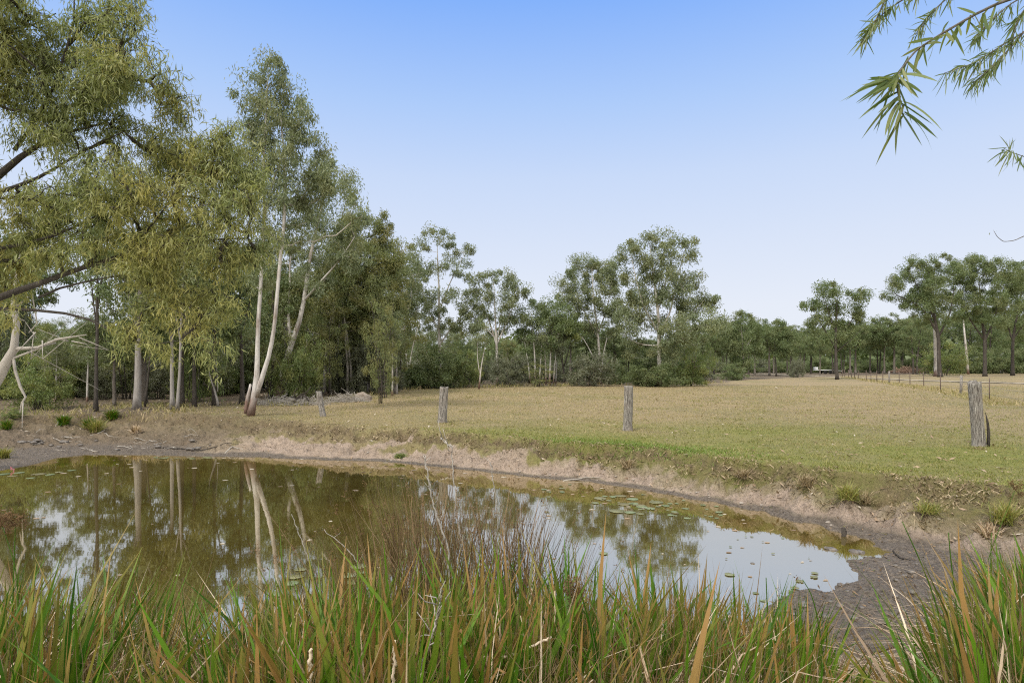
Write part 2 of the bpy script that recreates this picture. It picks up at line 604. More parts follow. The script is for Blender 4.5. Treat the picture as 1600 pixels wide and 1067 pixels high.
# forest floor under the trees on the left and behind the field
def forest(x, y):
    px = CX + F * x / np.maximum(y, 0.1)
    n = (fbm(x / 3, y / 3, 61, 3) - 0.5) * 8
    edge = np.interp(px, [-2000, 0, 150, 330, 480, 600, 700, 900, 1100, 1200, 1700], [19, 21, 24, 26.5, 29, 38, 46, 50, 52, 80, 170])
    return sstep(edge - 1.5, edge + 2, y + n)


# ground sheet
def make_ground():
    th = np.concatenate([np.linspace(-math.pi, -0.86, 70, endpoint=False), np.linspace(-0.86, 0.86, 1150), np.linspace(0.86, math.pi, 70, endpoint=False)[1:]])
    rr = np.concatenate([np.linspace(0.25, 3, 30, endpoint=False), np.exp(np.linspace(math.log(3), math.log(26), 720, endpoint=False)), np.exp(np.linspace(math.log(26), math.log(60), 120, endpoint=False)), np.exp(np.linspace(math.log(60), math.log(2200), 60))])
    X = rr[:, None] * np.sin(th)[None]
    Y = rr[:, None] * np.cos(th)[None]
    Z, d, t, mudm, flat, bw = ground(X, Y, True)
    n, m = X.shape
    V = np.stack([X, Y, Z], -1).reshape(-1, 3)
    i = np.arange(n - 1)[:, None] * m
    j = np.arange(m)[None]
    k = (j + 1) % m
    Fq = np.stack([i + j, i + k, i + m + k, i + m + j], -1).reshape(-1, 4)[:, ::-1]
    V = np.vstack([V, [0, 0, gz(0, 0.01)]])
    c = len(V) - 1
    F3 = np.stack([np.arange(m), (np.arange(m) + 1) % m, np.full(m, c)], -1)[:, ::-1]
    nz = fbm(X * 1.6, Y * 1.6, 71, 4)
    bare = sstep(-0.02, 0.06, t) * (1 - sstep(0.46, 0.60, t + (nz - 0.5) * 1.1))
    bare = np.maximum(bare, (t < 0.02) * (d > 0) * 1.0)
    # left bank: the bare strip fades into trodden ground
    lip = np.exp(-((t - 0.80 + (nz - 0.5) * 0.5) / 0.15) ** 2) * (np.abs(d) < 6)
    mud = np.clip(mudm * 1.2, 0, 1)
    mud = np.maximum(mud, (d < 0.12) * 1.0)
    green = np.clip(1 - (np.hypot(X, Y) - 11) / 13, 0, 1) * sstep(-6, 4, X) + 0.25 * np.clip(1 - (np.hypot(X, Y) - 14) / 16, 0, 1)
    green = np.clip(green * (0.1 + fbm(X / 2.2, Y / 2.2, 81, 4) * 1.9), 0, 1)
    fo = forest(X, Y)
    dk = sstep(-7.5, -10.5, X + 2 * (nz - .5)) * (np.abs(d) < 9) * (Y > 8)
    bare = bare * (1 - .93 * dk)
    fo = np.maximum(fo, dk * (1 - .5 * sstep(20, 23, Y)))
    wst = np.interp(X, [-9, 0, 3, 7], [.0, .1, .5, .62])
    bare = bare * (1 - wst * sstep(.15, .45, t + (nz - .5) * .9))
    lip = np.maximum(lip, wst * 1.1 * sstep(.15, .4, t + (nz - .5) * .9) * (1 - sstep(.9, 1.15, t)) * (np.abs(d) < 6))
    def ex(a):
        return np.append(a.ravel(), a.ravel()[0])
    me = build_mesh("ground", V, [Fq, F3], {'bare': ex(bare), 'lip': ex(lip), 'mud': ex(mud), 'green': ex(green), 'forest': ex(fo)}, True)
    m_, t_, o_ = new_mat('ground')
    bareA, lipA, mudA, grA, foA = [attr(t_, k) for k in ('bare', 'lip', 'mud', 'green', 'forest')]
    n1 = noise(t_, 0.35, 6, 0.65)
    n2 = noise(t_, 3.0, 6, 0.7)
    n3 = noise(t_, 22.0, 5, 0.7)
    n4 = noise(t_, 0.9, 5, 0.6, stretch=(1, 2.2, 1))
    tan = mix(t_, rng(t_, n4, 0.35, 0.65), (0.35, 0.275, 0.155), (0.285, 0.235, 0.115))
    tan = mix(t_, rng(t_, n2, 0.3, 0.75), tan, (0.345, 0.255, 0.155))
    n5 = noise(t_, 0.16, 5, 0.6)
    tan = mix(t_, rng(t_, n5, 0.48, 0.62, 0, .5), tan, (0.19, 0.185, 0.07))
    tan = mix(t_, rng(t_, n4, 0.56, 0.66, 0, .6), tan, (0.27, 0.20, 0.14))
    gr = mix(t_, rng(t_, n2, 0.3, 0.7), (0.165, 0.195, 0.04), (0.29, 0.27, 0.08))
    gf = math_(t_, 'MULTIPLY', grA, rng(t_, n1, 0.25, 0.6, 0.35, 1.2))
    col = mix(t_, gf, tan, gr)
    col = mix(t_, rng(t_, n3, 0.45, 0.75, 0.0, 0.35), col, (0.12, 0.09, 0.045))
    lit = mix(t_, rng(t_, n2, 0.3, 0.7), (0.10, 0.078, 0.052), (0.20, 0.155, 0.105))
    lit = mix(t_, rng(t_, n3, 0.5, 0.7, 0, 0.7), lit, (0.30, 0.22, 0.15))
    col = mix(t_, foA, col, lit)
    lipc = mix(t_, rng(t_, n3, 0.3, 0.7), (0.065, 0.047, 0.028), (0.26, 0.195, 0.115))
    col = mix(t_, math_(t_, 'MULTIPLY', lipA, rng(t_, n2, 0.35, 0.6, 0.45, 1.0)), col, lipc)
    sand = mix(t_, rng(t_, n2, 0.3, 0.7), (0.51, 0.395, 0.305), (0.33, 0.255, 0.195))
    sand = mix(t_, rng(t_, n3, 0.48, 0.66, 0, 0.8), sand, (0.15, 0.115, 0.085))
    col = mix(t_, bareA, col, sand)
    mudc = mix(t_, rng(t_, n3, 0.35, 0.65), (0.085, 0.066, 0.048), (0.24, 0.195, 0.15))
    col = mix(t_, mudA, col, mudc)
    p = N(t_, "ShaderNodeBsdfPrincipled")
    t_.links.new(col, p.inputs["Base Color"])
    t_.links.new(rng(t_, mudA, 0, 1, 0.95, 0.5), p.inputs["Roughness"])
    p.inputs["Specular IOR Level"].default_value = 0.25
    bp = N(t_, "ShaderNodeBump")
    bp.inputs["Strength"].default_value = 1.0
    bp.inputs["Distance"].default_value = 0.07
    t_.links.new(math_(t_, 'ADD', n3, n2), bp.inputs["Height"])
    t_.links.new(bp.outputs[0], p.inputs["Normal"])
    t_.links.new(p.outputs[0], o_.inputs[0])
    tag(obj("ground", me, m_), kind="structure")


make_ground()


def make_water():
    V = [(-15.5, 3.0, 0), (8.0, 3.0, 0), (8.0, 20.5, 0), (-15.5, 20.5, 0)]
    m, t, o = new_mat('pond_water')
    d = N(t, "ShaderNodeBsdfDiffuse")
    n = noise(t, 0.5, 4, 0.6)
    t.links.new(mix(t, rng(t, n, 0.3, 0.7), (0.095, 0.068, 0.014), (0.13, 0.095, 0.024)), d.inputs[0])
    g = N(t, "ShaderNodeBsdfGlossy")
    g.inputs["Roughness"].default_value = 0.028
    g.inputs["Color"].default_value = (1.0, 0.955, 0.87, 1)
    fr = N(t, "ShaderNodeFresnel")
    fr.inputs["IOR"].default_value = 6.5
    bp = N(t, "ShaderNodeBump")
    bp.inputs["Strength"].default_value = 0.012
    bp.inputs["Distance"].default_value = 0.05
    t.links.new(noise(t, 2.2, 3, 0.5, stretch=(0.6, 1.4, 1)), bp.inputs["Height"])
    t.links.new(bp.outputs[0], g.inputs["Normal"])
    mx = N(t, "ShaderNodeMixShader")
    t.links.new(rng(t, fr.outputs[0], 0.50, 0.95, 0.66, 0.95), mx.inputs[0])
    t.links.new(d.outputs[0], mx.inputs[1])
    t.links.new(g.outputs[0], mx.inputs[2])
    t.links.new(mx.outputs[0], o.inputs[0])
    tag(obj("pond_water", build_mesh("pond_water", V, [np.array([[0, 1, 2, 3]])]), m), kind="structure")


make_water()


def ribbon(name, pts, half, lift, mat):
    P = np.array(pts, float)
    k = np.linspace(0, len(P) - 1, 80)
    x = np.interp(k, range(len(P)), P[:, 0])
    y = np.interp(k, range(len(P)), P[:, 1])
    T = unit(np.stack([np.gradient(x), np.gradient(y)], -1))
    us = np.linspace(-1, 1, 7)
    hw = half * (1 + 0.25 * (fbm(k * 2, k * 0, 5, 2) - 0.5))
    X = x[:, None] + T[:, 1:2] * us * hw[:, None]
    Y = y[:, None] - T[:, 0:1] * us * hw[:, None]
    Z = ground(X, Y) + lift
    n, m = X.shape
    i = np.arange(n - 1)[:, None] * m
    j = np.arange(m - 1)[None]
    Fq = np.stack([i + j, i + j + 1, i + m + j + 1, i + m + j], -1).reshape(-1, 4)
    return tag(obj(name, build_mesh(name, np.stack([X, Y, Z], -1).reshape(-1, 3), [Fq], None, True), mat), kind="structure")


M['gravel'] = plain_mat('gravel', (0.42, 0.36, 0.28), (0.30, 0.25, 0.17), 6, 0.9)
ribbon("gravel_driveway", [(70, 36), (52, 43), (45, 52), (44, 66), (47, 85), (52, 110), (60, 150)], 1.0, 0.05, 'gravel')


# ------------------------------------------------------------------ trees
def grow(D, trunks, blobs, dens, base, rc, leaf_n, leaf_l, leaf_w, down=0.6, tw=3, bark_r=1.0, sides=7, depth=1.0, twig=False, bare_frac=0.0, cfun=None,
         min_node=0.3, bow=0.25, wand=0.02):
    """trunks: lists of (px, py, radius[, dy]); blobs: (px, py, rx, ry[, dy]) ellipsoids of foliage; returns meshes in world space"""
    tb, lf = MB(), MB()
    nodes, par, cnt, rmax = [], [], [], []
    for tr in trunks:
        A = np.array([list(at(p[0], p[1], D)) + [p[2]] for p in tr])
        A[:, 1] += np.array([p[3] if len(p) > 3 else 0.0 for p in tr])
        L = np.concatenate([[0], np.cumsum(np.linalg.norm(np.diff(A[:, :3], axis=0), axis=1))])
        n = max(6, int(L[-1] / (0.35 if D < 15 else 0.5)))
        s = np.linspace(0, L[-1], n)
        B = np.stack([np.interp(s, L, A[:, k]) for k in range(4)], -1)
        # soften the corners and let the stem wander
        for _ in range(2):
            B[1:-1] = 0.5 * B[1:-1] + 0.25 * (B[:-2] + B[2:])
        wander = np.cumsum(R.normal(size=(n, 3)), 0) * wand * (L[-1] / n)
        B[:, :3] += wander - wander[:1]
        if len(nodes) == 0 or tr[0][2] > 0.999 * max(p[2] for p in tr):
            pass
        fl = 1 + 0.35 * np.exp(-s / 0.3) if tr is trunks[0] else np.ones(n)
        tb.tube(B[:, :3], B[:, 3] * fl, sides + 2, wob=0.05)
        for q in range(n):
            if s[q] >= L[-1] * min_node or tr is not trunks[0]:
                nodes.append(B[q, :3])
                par.append(-1)
                cnt.append(0)
                rmax.append(B[q, 3])
    # clump centres
    C, CC = [], []
    for b in blobs:
        c = at(b[0], b[1], D)
        c[1] += b[4] if len(b) > 4 else R.normal() * 0.35 * b[2] / F * D * depth
        kb = 1.22 if D > 40 else 1.0
        rx, rz = b[2] / F * D * kb, b[3] / F * D * kb
        ry = rx * depth
        n = max(2, int(dens * (rx * rz * 3.4 + 0.4 * rx * ry * rz) / (rc * rc * 3)))
        dr = unit(R.normal(size=(n, 3)))
        rad = R.random((n, 1)) ** 0.42
        C.append(c + dr * rad * np.array([max(rx * 1.12 - rc * .45, rx * .5), max(ry * 1.12 - rc * .45, ry * .5), max(rz * 1.3 - rc * .4, rz * .6)]))
    C = np.vstack(C)
    NN = np.array(nodes)
    d0 = np.min(np.linalg.norm(C[:, None] - NN[None], axis=2), 1)
    order = np.argsort(d0)
    C = C[order]
    paths = []
    NL, RM = list(nodes), list(rmax)
    arr = np.zeros((len(nodes) + len(C) * 6, 3))
    arr[:len(nodes)] = NN
    na = len(nodes)
    for c in C:
        v = c - arr[:na]
        dist = np.linalg.norm(v, axis=1)
        cost = dist + 0.9 * np.maximum(0, -(v[:, 2] - 0.25 * np.hypot(v[:, 0], v[:, 1])))
        k = int(np.argmin(cost))
        p = arr[k]
        L = dist[k]
        if L < 0.05:
            continue
        ctrl = (p + c) / 2 + np.array([0, 0, bow * L * (0.4 if c[2] > p[2] + 0.5 * L else -0.3)]) + R.normal(size=3) * 0.10 * L
        m = 5
        t = np.linspace(0, 1, m)[:, None]
        Q = (1 - t) ** 2 * p + 2 * t * (1 - t) * ctrl + t * t * c
        Q[1:-1] += R.normal(size=(m - 2, 3)) * 0.03 * L
        idx = [k]
        for q in range(1, m):
            arr[na] = Q[q]
            par.append(idx[-1])
            cnt.append(0)
            RM.append(1e9)
            idx.append(na)
            na += 1
        paths.append((idx, Q))
        j = idx[-1]
        while j >= 0:
            cnt[j] += 1
            j = par[j]
    for idx, Q in paths:
        r = np.array([0.011 * bark_r * (cnt[j] ** 0.52) for j in idx])
        r[0] = min(r[0], RM[idx[0]] * 0.75, r[1] * 1.3)
        tb.tube(Q, r, 5 if r[0] > 0.02 * bark_r else 3, cap=False)
    # leaves and twigs
    n = len(C)
    keep = R.random(n) >= bare_frac
    C2 = C[keep]
    n = len(C2)
    cv = R.random(n) if cfun is None else cfun(C2)
    k = leaf_n
    off = R.normal(size=(n, k, 3))
    off = unit(off) * R.random((n, k, 1)) ** 0.5 * rc * (0.5 + 1.0 * R.random((n, 1, 1)) ** 1.5) * np.array([1.05, 1.05, 1.0])
    P = C2[:, None] + off
    if twig:
        P = []
        avs, cvs = [], []
        for q in range(n):
            for w in range(tw):
                e = C2[q] + unit(R.normal(size=3)) * rc * (0.6 + 1.0 * R.random()) - np.array([0, 0, 0.3 * rc])
                mid = (C2[q] + e) / 2 + np.array([0, 0, 0.18 * rc]) + R.normal(size=3) * 0.05 * rc
                QQ = np.array([C2[q], mid, e])
                tb.tube(QQ, [0.006 * bark_r, 0.004 * bark_r, 0.0025 * bark_r], 3, cap=False)
                kk = k // tw
                tt = R.random((kk, 1)) ** 0.7
                PP = (1 - tt) ** 2 * QQ[0] + 2 * tt * (1 - tt) * QQ[1] + tt * tt * QQ[2]
                P.append(PP + R.normal(size=(kk, 3)) * 0.2 * rc)
                cvs.append(np.full(kk, cv[q]))
        P = np.vstack(P)
        cvs = np.concatenate(cvs)
    else:
        P = P.reshape(-1, 3)
        cvs = np.repeat(cv, k)
    leaves(lf, P, leaf_l, leaf_w, down, None, np.clip(cvs + R.normal(size=len(P)) * 0.08, 0, 1))
    return tb, lf, n


def tree(name, label, cat, basepx, trunks, blobs, leaf, bark, group=None, dens=1.0, rc=0.45, leaf_n=90, leaf_l=0.16, leaf_w=0.05, D=None, base=None, **kw):
    if base is None:
        x, y, z = hit(*basepx)
        if D is not None:
            x, y = (basepx[0] - CX) / F * D, D
            z = gz(x, y)
    else:
        x, y, z = base
    Dd = y
    k = {LEFT: 0.68, MID: 0.5, RIGHT: 0.56}.get(group, 0.8)
    k *= kw.pop('rk', 1.0)
    trunks = [[(p[0], p[1], p[2] * k) + tuple(p[3:]) for p in tr] for tr in trunks]
    if group in (MID, LEFT):
        kw["bark_r"] = kw.get("bark_r", 1.0) * (0.75 if group == MID else 0.8)
    dens, leaf_n = dens * DENS.get(group, 1.7), int(leaf_n * 1.25)
    if group == MID:
        leaf_n, leaf_l, leaf_w = int(leaf_n * 1.5), leaf_l * .85, leaf_w * .8
    tb, lf, n = grow(Dd, trunks, blobs, dens, (x, y, z), rc, leaf_n, leaf_l, leaf_w, **kw)
    e = empty(name, (x, y, z), label, cat, group)
    tb.build("trunk", bark, e, (x, y, z), True)
    lf.build("crown", leaf, e, (x, y, z))
    e["_h"] = float(max(v[:, 2].max() for v in lf.V) - z)
    return e


DENS = {}
LEFT = "gum trees round the left end of the pond"
MID = "gum trees along the far edge of the paddock"
RIGHT = "gum trees along the driveway on the right"
DENS = {LEFT: 3.2, MID: 2.2, RIGHT: 1.7, None: 2.1}

# the big spreading tree at the left edge: trunk outside the frame, limbs reaching in over the pond
DN = 9.5
bx, by = (-330 - CX) / F * DN, DN


def near_c(C):
    return np.clip(0.25 + 0.5 * R.random(len(C)) - (C[:, 2] - 5) * 0.03 + 0.2 * np.sin(C[:, 0] * 2.1), 0, 1)


near_blobs = [(-120, 60, 110, 80), (-120, 260, 110, 80), (-100, 420, 90, 60), (30, 30, 90, 60), (30, 130, 80, 55), (120, 60, 70, 70), (190, 20, 45, 45), (175, 120, 55, 55),
              (225, 130, 50, 40), (265, 160, 36, 34), (90, 200, 75, 40), (190, 215, 75, 45), (270, 235, 50, 40), (320, 240, 40, 40), (360, 270, 40, 35),
              (20, 340, 70, 40), (25, 300, 55, 26), (120, 300, 85, 45), (210, 310, 80, 50), (300, 320, 65, 45), (375, 325, 42, 48), (400, 380, 34, 38), (345, 215, 32, 34), (395, 270, 26, 30), (340, 400, 55, 40),
              (250, 400, 60, 45), (165, 380, 60, 32), (60, 395, 60, 25), (240, 465, 42, 34), (300, 475, 42, 36), (208, 520, 26, 24), (345, 465, 30, 34),
              (250, 540, 22, 20), (25, 80, 60, 60), (140, 160, 60, 40), (330, 540, 18, 20), (10, 415, 45, 25), (20, 500, 30, 16)]
tree("spreading_gum", "big spreading gum reaching in from the left edge over the pond, drooping yellow-green leaves", "tree", None,
     [[(-330, 760, .34), (-325, 660, .30), (-300, 600, .28), (-260, 540, .24)],
      [(-300, 620, .20), (-200, 545, .17), (-90, 500, .14), (0, 468, .11), (60, 462, .09), (130, 425, .075), (200, 402, .06), (290, 388, .045), (395, 375, .02)],
      [(-260, 540, .18), (-180, 430, .16), (-90, 330, .14), (0, 268, .11), (22, 235, .09), (90, 205, .05), (165, 185, .02)],
      [(-90, 330, .09), (0, 300, .07), (60, 292, .05), (130, 237, .03), (200, 205, .015)],
      [(-200, 470, .09), (-90, 410, .075), (0, 388, .06), (60, 384, .05), (105, 362, .035), (150, 345, .02)],
      [(-60, 485, .06), (40, 478, .05), (130, 492, .035), (200, 535, .025), (245, 560, .02), (285, 540, .01)],
      [(22, 235, .06), (85, 150, .045), (112, 60, .03), (120, -50, .015)],
      [(100, 143, .03), (150, 133, .024), (200, 150, .02), (225, 105, .01)],
      [(190, 404, .03), (245, 350, .025), (290, 300, .02), (340, 240, .01)],
      [(-260, 540, .16), (-280, 380, .14), (-240, 200, .11), (-160, 60, .08), (-60, -60, .05), (40, -120, .03)],
      [(-160, 60, .06), (-60, 40, .05), (20, 60, .03), (90, 20, .015)],
      [(60, 465, .04), (110, 440, .032), (170, 432, .022), (230, 425, .012)]],
     near_blobs, 'leaf_near', 'bark_dark', dens=2.0, rc=0.27, leaf_n=130, leaf_l=0.12, leaf_w=0.016, down=0.75, twig=True, tw=5, bark_r=0.85,
     base=(bx, by, gz(bx, by)), rk=.62, wand=.05, depth=1.1, cfun=near_c, bow=0.35)

tree("tall_gum", "tallest pale-trunked gum, twin white stems splitting low, beside the pond bank", "tree", (391, 650),
     [[(391, 650, .18), (398, 622, .17), (401, 590, .15), (401, 545, .12), (403, 490, .105), (407, 430, .095), (410, 350, .08), (413, 250, .07), (418, 150, .035), (420, 100, .015)],
      [(399, 620, .15), (412, 588, .12), (425, 548, .11), (431, 490, .10), (439, 410, .09), (447, 340, .09), (448, 270, .06), (440, 190, .03)],
      [(384, 646, .12), (386, 625, .10), (392, 600, .06)],
      [(410, 350, .06), (425, 290, .05), (445, 230, .035), (465, 200, .02)]],
     [(420, 105, 36, 26), (395, 150, 36, 34), (440, 150, 34, 34), (385, 190, 28, 30), (425, 200, 50, 40), (470, 195, 26, 32), (400, 250, 45, 35), (455, 260, 45, 40), (490, 265, 22, 32),
      (385, 310, 35, 30), (440, 320, 50, 35), (425, 380, 50, 34), (480, 330, 32, 40), (400, 430, 30, 26), (500, 235, 20, 26), (512, 285, 26, 28), (560, 335, 22, 22)],
     'leaf_gum', 'bark_white', LEFT, dens=1.0, rc=0.42, leaf_n=110, leaf_l=0.16, leaf_w=0.035, down=0.8, bark_r=1.0)
tree("leaning_gum", "white-trunked gum leaning right, just behind the tall twin-stemmed one", "tree", (436, 622),
     [[(436, 622, .36), (443, 585, .28), (450, 555, .24), (462, 525, .20), (475, 475, .17), (480, 430, .15), (490, 380, .12), (505, 330, .08), (510, 280, .03)],
      [(455, 540, .15), (448, 500, .12), (452, 455, .10), (451, 410, .06), (460, 370, .03)],
      [(475, 470, .09), (500, 440, .07), (530, 410, .05), (555, 370, .03)]],
     [(505, 270, 30, 26), (530, 300, 32, 30), (480, 320, 45, 35), (545, 340, 30, 30), (520, 370, 45, 35), (470, 390, 45, 35), (500, 430, 45, 30), (550, 400, 28, 28)],
     'leaf_gum', 'bark_white', LEFT, dens=0.7, rc=0.5, leaf_n=120, leaf_l=0.18, leaf_w=0.045, down=0.7)
tree("dark_gum", "dark-trunked gum with olive crown behind the leaning fence post", "tree", (507, 612),
     [[(507, 613, .27), (508, 575, .23), (511, 550, .20), (522, 510, .15), (535, 460, .11), (555, 400, .05)],
      [(510, 560, .13), (498, 545, .09), (480, 520, .05), (470, 480, .02)]],
     [(575, 372, 26, 30), (595, 400, 22, 32), (560, 420, 42, 34), (590, 450, 28, 34), (535, 450, 40, 32), (560, 480, 44, 28), (500, 490, 40, 26), (590, 500, 25, 25), (600, 360, 16, 22), (615, 420, 18, 24)],
     'leaf_olive', 'bark_dark', LEFT, dens=0.95, rc=0.5, leaf_n=130, leaf_l=0.17, leaf_w=0.05)
tree("pole_gum", "slim straight grey-trunked gum right of the dark-trunked one", "tree", (526, 613),
     [[(526, 613, .16), (528, 570, .145), (530, 500, .125), (531, 430, .09), (535, 370, .04)]],
     [(535, 350, 28, 25), (515, 390, 30, 28), (550, 400, 30, 30), (530, 440, 36, 26), (545, 300, 22, 25)],
     'leaf_olive', 'bark_pale', LEFT, dens=0.7, rc=0.5, leaf_n=110, leaf_l=0.17, leaf_w=0.05)
tree("twisted_gum", "small twisted pale gum growing out of the termite mound", "tree", (571, 612),
     [[(570, 614, .09), (568, 595, .08), (573, 575, .07), (574, 550, .06), (566, 520, .035)],
      [(572, 606, .09), (579, 585, .08), (579, 550, .065), (574, 515, .03)], [(570, 600, .03), (574, 592, .03), (567, 582, .02), (571, 570, .01)]],
     [(572, 500, 24, 22), (590, 530, 20, 24), (560, 540, 20, 22), (585, 480, 22, 20), (595, 560, 16, 16)],
     'leaf_gum', 'bark_white', LEFT, dens=0.6, rc=0.35, leaf_n=70, leaf_l=0.14, leaf_w=0.04)

# trees standing along the left shore, one by one
ls = [  # base px, py, radius m, lean px at top, bark, leaf, height px, label
    (150, 643, .17, 2, 'bark_dark', 'leaf_dark', 330, "lone dark-trunked gum standing by the muddy left corner of the pond", .55),
    (214, 640, .33, 8, 'bark_pale', 'leaf_olive', 300, "thick grey gum with a blackened butt between dark saplings on the left shore", 1.2),
    (226, 636, .10, 22, 'bark_dark', 'leaf_dark', 240, "thin dark forked sapling leaning right beside the thick grey gum", .8),
    (269, 640, .19, -2, 'bark_pale', 'leaf_olive', 290, "pale straight gum, leftmost trunk of the close-set group behind the shore", 1.0),
    (277, 642, .14, 12, 'bark_pale', 'leaf_olive', 280, "pale gum leaning right out of the close-set group behind the shore", 1.0),
    (284, 636, .25, 2, 'bark_dark', 'leaf_dark', 320, "stout dark gum, rightmost trunk of the close-set group behind the shore", 1.1),
    (304, 636, .20, -2, 'bark_dark', 'leaf_dark', 250, "black-trunked gum alone right of the close-set group", .9),
    (335, 634, .22, 0, 'bark_dark', 'leaf_dark', 260, "dark gum behind the small crooked pale sapling", .9),
    (378, 632, .24, -1, 'bark_dark', 'leaf_dark', 250, "dark gum half hidden behind the left side of the tall white gum", .9),
    (425, 622, .20, 1, 'bark_dark', 'leaf_dark', 210, "dark gum between the two white-trunked gums", .9)]
for px, py, r, lean, bark, leaf, hpx, lab, k in ls:
    w = 34 * k
    tx = px + lean
    top = py - hpx
    tree("gum_tree", lab, "tree", (px, py),
         [[(px, py + 2, r), (px + lean * .2, py - hpx * .2, r * .8), (px + lean * .55, py - hpx * .5, r * .62), (tx, top + 30, r * .25)],
          [(px + lean * .4, py - hpx * .38, r * .4), (tx - w * .5, py - hpx * .62, r * .25), (tx - w * .8, top + 70, r * .1)],
          [(px + lean * .45, py - hpx * .45, r * .4), (tx + w * .5, py - hpx * .68, r * .22), (tx + w * .8, top + 60, r * .1)]],
         [(tx, top + 25, w, 26), (tx - w * .7, top + 65, w * .8, 28), (tx + w * .75, top + 60, w * .8, 28), (tx, top + 95, w * 1.1, 30), (tx + w * .3, top + 140, w, 20)],
         leaf, bark, LEFT, dens=0.75, rc=0.5, leaf_n=100, leaf_l=0.17, leaf_w=0.05, rk=.68)
tree("crooked_sapling", "small crooked pale sapling on the grass behind the sandy bank", "tree", (341, 636),
     [[(341, 637, .07), (340, 615, .06), (334, 600, .05), (325, 592, .03), (327, 570, .012)], [(340, 612, .04), (341, 590, .03), (338, 560, .01)]],
     [(335, 560, 16, 14), (348, 575, 14, 12), (322, 578, 12, 10)], 'leaf_olive', 'bark_pale', LEFT, dens=0.35, rc=0.3, leaf_n=50, leaf_l=0.13, leaf_w=0.04)

# ---- the row beyond the paddock
tree("pale_gum", "tall open-crowned pale gum left of centre beyond the paddock", "tree", (688, 601),
     [[(688, 601, .30), (687, 560, .26), (685, 500, .21), (684, 440, .15), (682, 385, .05)],
      [(686, 520, .13), (668, 480, .10), (655, 440, .07), (650, 410, .03)],
      [(685, 490, .13), (700, 450, .10), (716, 415, .06), (726, 395, .02)],
      [(686, 540, .12), (710, 505, .09), (735, 480, .05)]],
     [(682, 370, 24, 11), (660, 382, 16, 13), (710, 382, 20, 13), (728, 400, 15, 14), (650, 405, 18, 16), (700, 415, 22, 16), (668, 425, 22, 16), (722, 430, 13, 10),
      (655, 450, 26, 18), (690, 465, 26, 18), (700, 500, 24, 16), (735, 490, 18, 16), (720, 515, 20, 14), (660, 490, 30, 22)],
     'leaf_gum', 'bark_white', MID, dens=0.75, rc=0.6, leaf_n=85, leaf_l=0.24, leaf_w=0.08, down=0.5)
tree("leaning_pale_gum", "slender pale gum with two crossing stems at the paddock corner left of the tall one", "tree", (638, 604),
     [[(640, 604, .16), (639, 575, .14), (633, 545, .12), (634, 500, .09), (645, 460, .05)], [(638, 585, .1), (644, 545, .08), (655, 505, .04)]],
     [(640, 425, 28, 20), (625, 450, 30, 22), (650, 460, 26, 20), (635, 490, 32, 20), (615, 520, 20, 22), (655, 530, 22, 16)],
     'leaf_gum', 'bark_white', MID, dens=0.8, rc=0.6, leaf_n=85, leaf_l=0.22, leaf_w=0.07)
tree("straight_pale_gum", "slim straight pale gum leftmost along the far paddock edge", "tree", (626, 604),
     [[(626, 604, .15), (626, 560, .13), (628, 510, .1), (626, 450, .04)]],
     [(622, 400, 22, 22), (612, 430, 22, 25), (630, 470, 26, 20), (612, 490, 20, 22)],
     'leaf_olive', 'bark_white', MID, dens=0.8, rc=0.6, leaf_n=85, leaf_l=0.22, leaf_w=0.07)
tree("umbrella_gum", "pale gum with umbrella crown and fanned white limbs behind the grey bush", "tree", (777, 602),
     [[(777, 602, .28), (777, 570, .25), (776, 535, .20), (774, 500, .14), (772, 445, .04)],
      [(777, 545, .14), (764, 500, .10), (746, 460, .04)], [(776, 540, .14), (793, 500, .10), (808, 462, .04)],
      [(777, 530, .10), (785, 490, .08), (790, 445, .03)], [(776, 530, .10), (757, 510, .07), (735, 490, .03)]],
     [(772, 432, 26, 9), (748, 442, 20, 12), (796, 440, 20, 12), (815, 455, 12, 12), (733, 458, 14, 13), (768, 460, 26, 12), (798, 470, 20, 12), (745, 482, 18, 14),
      (775, 490, 20, 14), (728, 485, 12, 12), (800, 500, 22, 14), (745, 510, 22, 12), (770, 515, 18, 10)],
     'leaf_gum', 'bark_white', MID, dens=0.8, rc=0.55, leaf_n=85, leaf_l=0.24, leaf_w=0.08, down=0.5)
tree("small_pale_gum", "small thin pale gum with bare stems in front of the far thicket", "tree", (749, 608),
     [[(748, 608, .12), (751, 580, .10), (755, 555, .07), (758, 540, .03)], [(750, 585, .07), (746, 560, .06), (747, 535, .03)]],
     [(745, 525, 16, 9), (760, 530, 12, 9), (752, 512, 14, 8)], 'leaf_gum', 'bark_white', MID, dens=0.7, rc=0.45, leaf_n=60, leaf_l=0.2, leaf_w=0.07)
tree("clustered_gum", "low wide-crowned gum with several pale stems right of the umbrella-crowned one", "tree", (836, 602),
     [[(836, 602, .17), (836, 570, .14), (834, 530, .10), (830, 490, .04)], [(843, 600, .12), (845, 560, .1), (848, 520, .05), (855, 490, .03)], [(829, 600, .12), (825, 565, .1), (820, 535, .04)]],
     [(852, 475, 24, 10), (830, 490, 24, 14), (875, 488, 24, 13), (855, 505, 34, 15), (822, 515, 20, 18), (885, 508, 20, 14), (845, 535, 26, 14)],
     'leaf_dark', 'bark_white', MID, dens=1.0, rc=0.6, leaf_n=95, leaf_l=0.24, leaf_w=0.08)
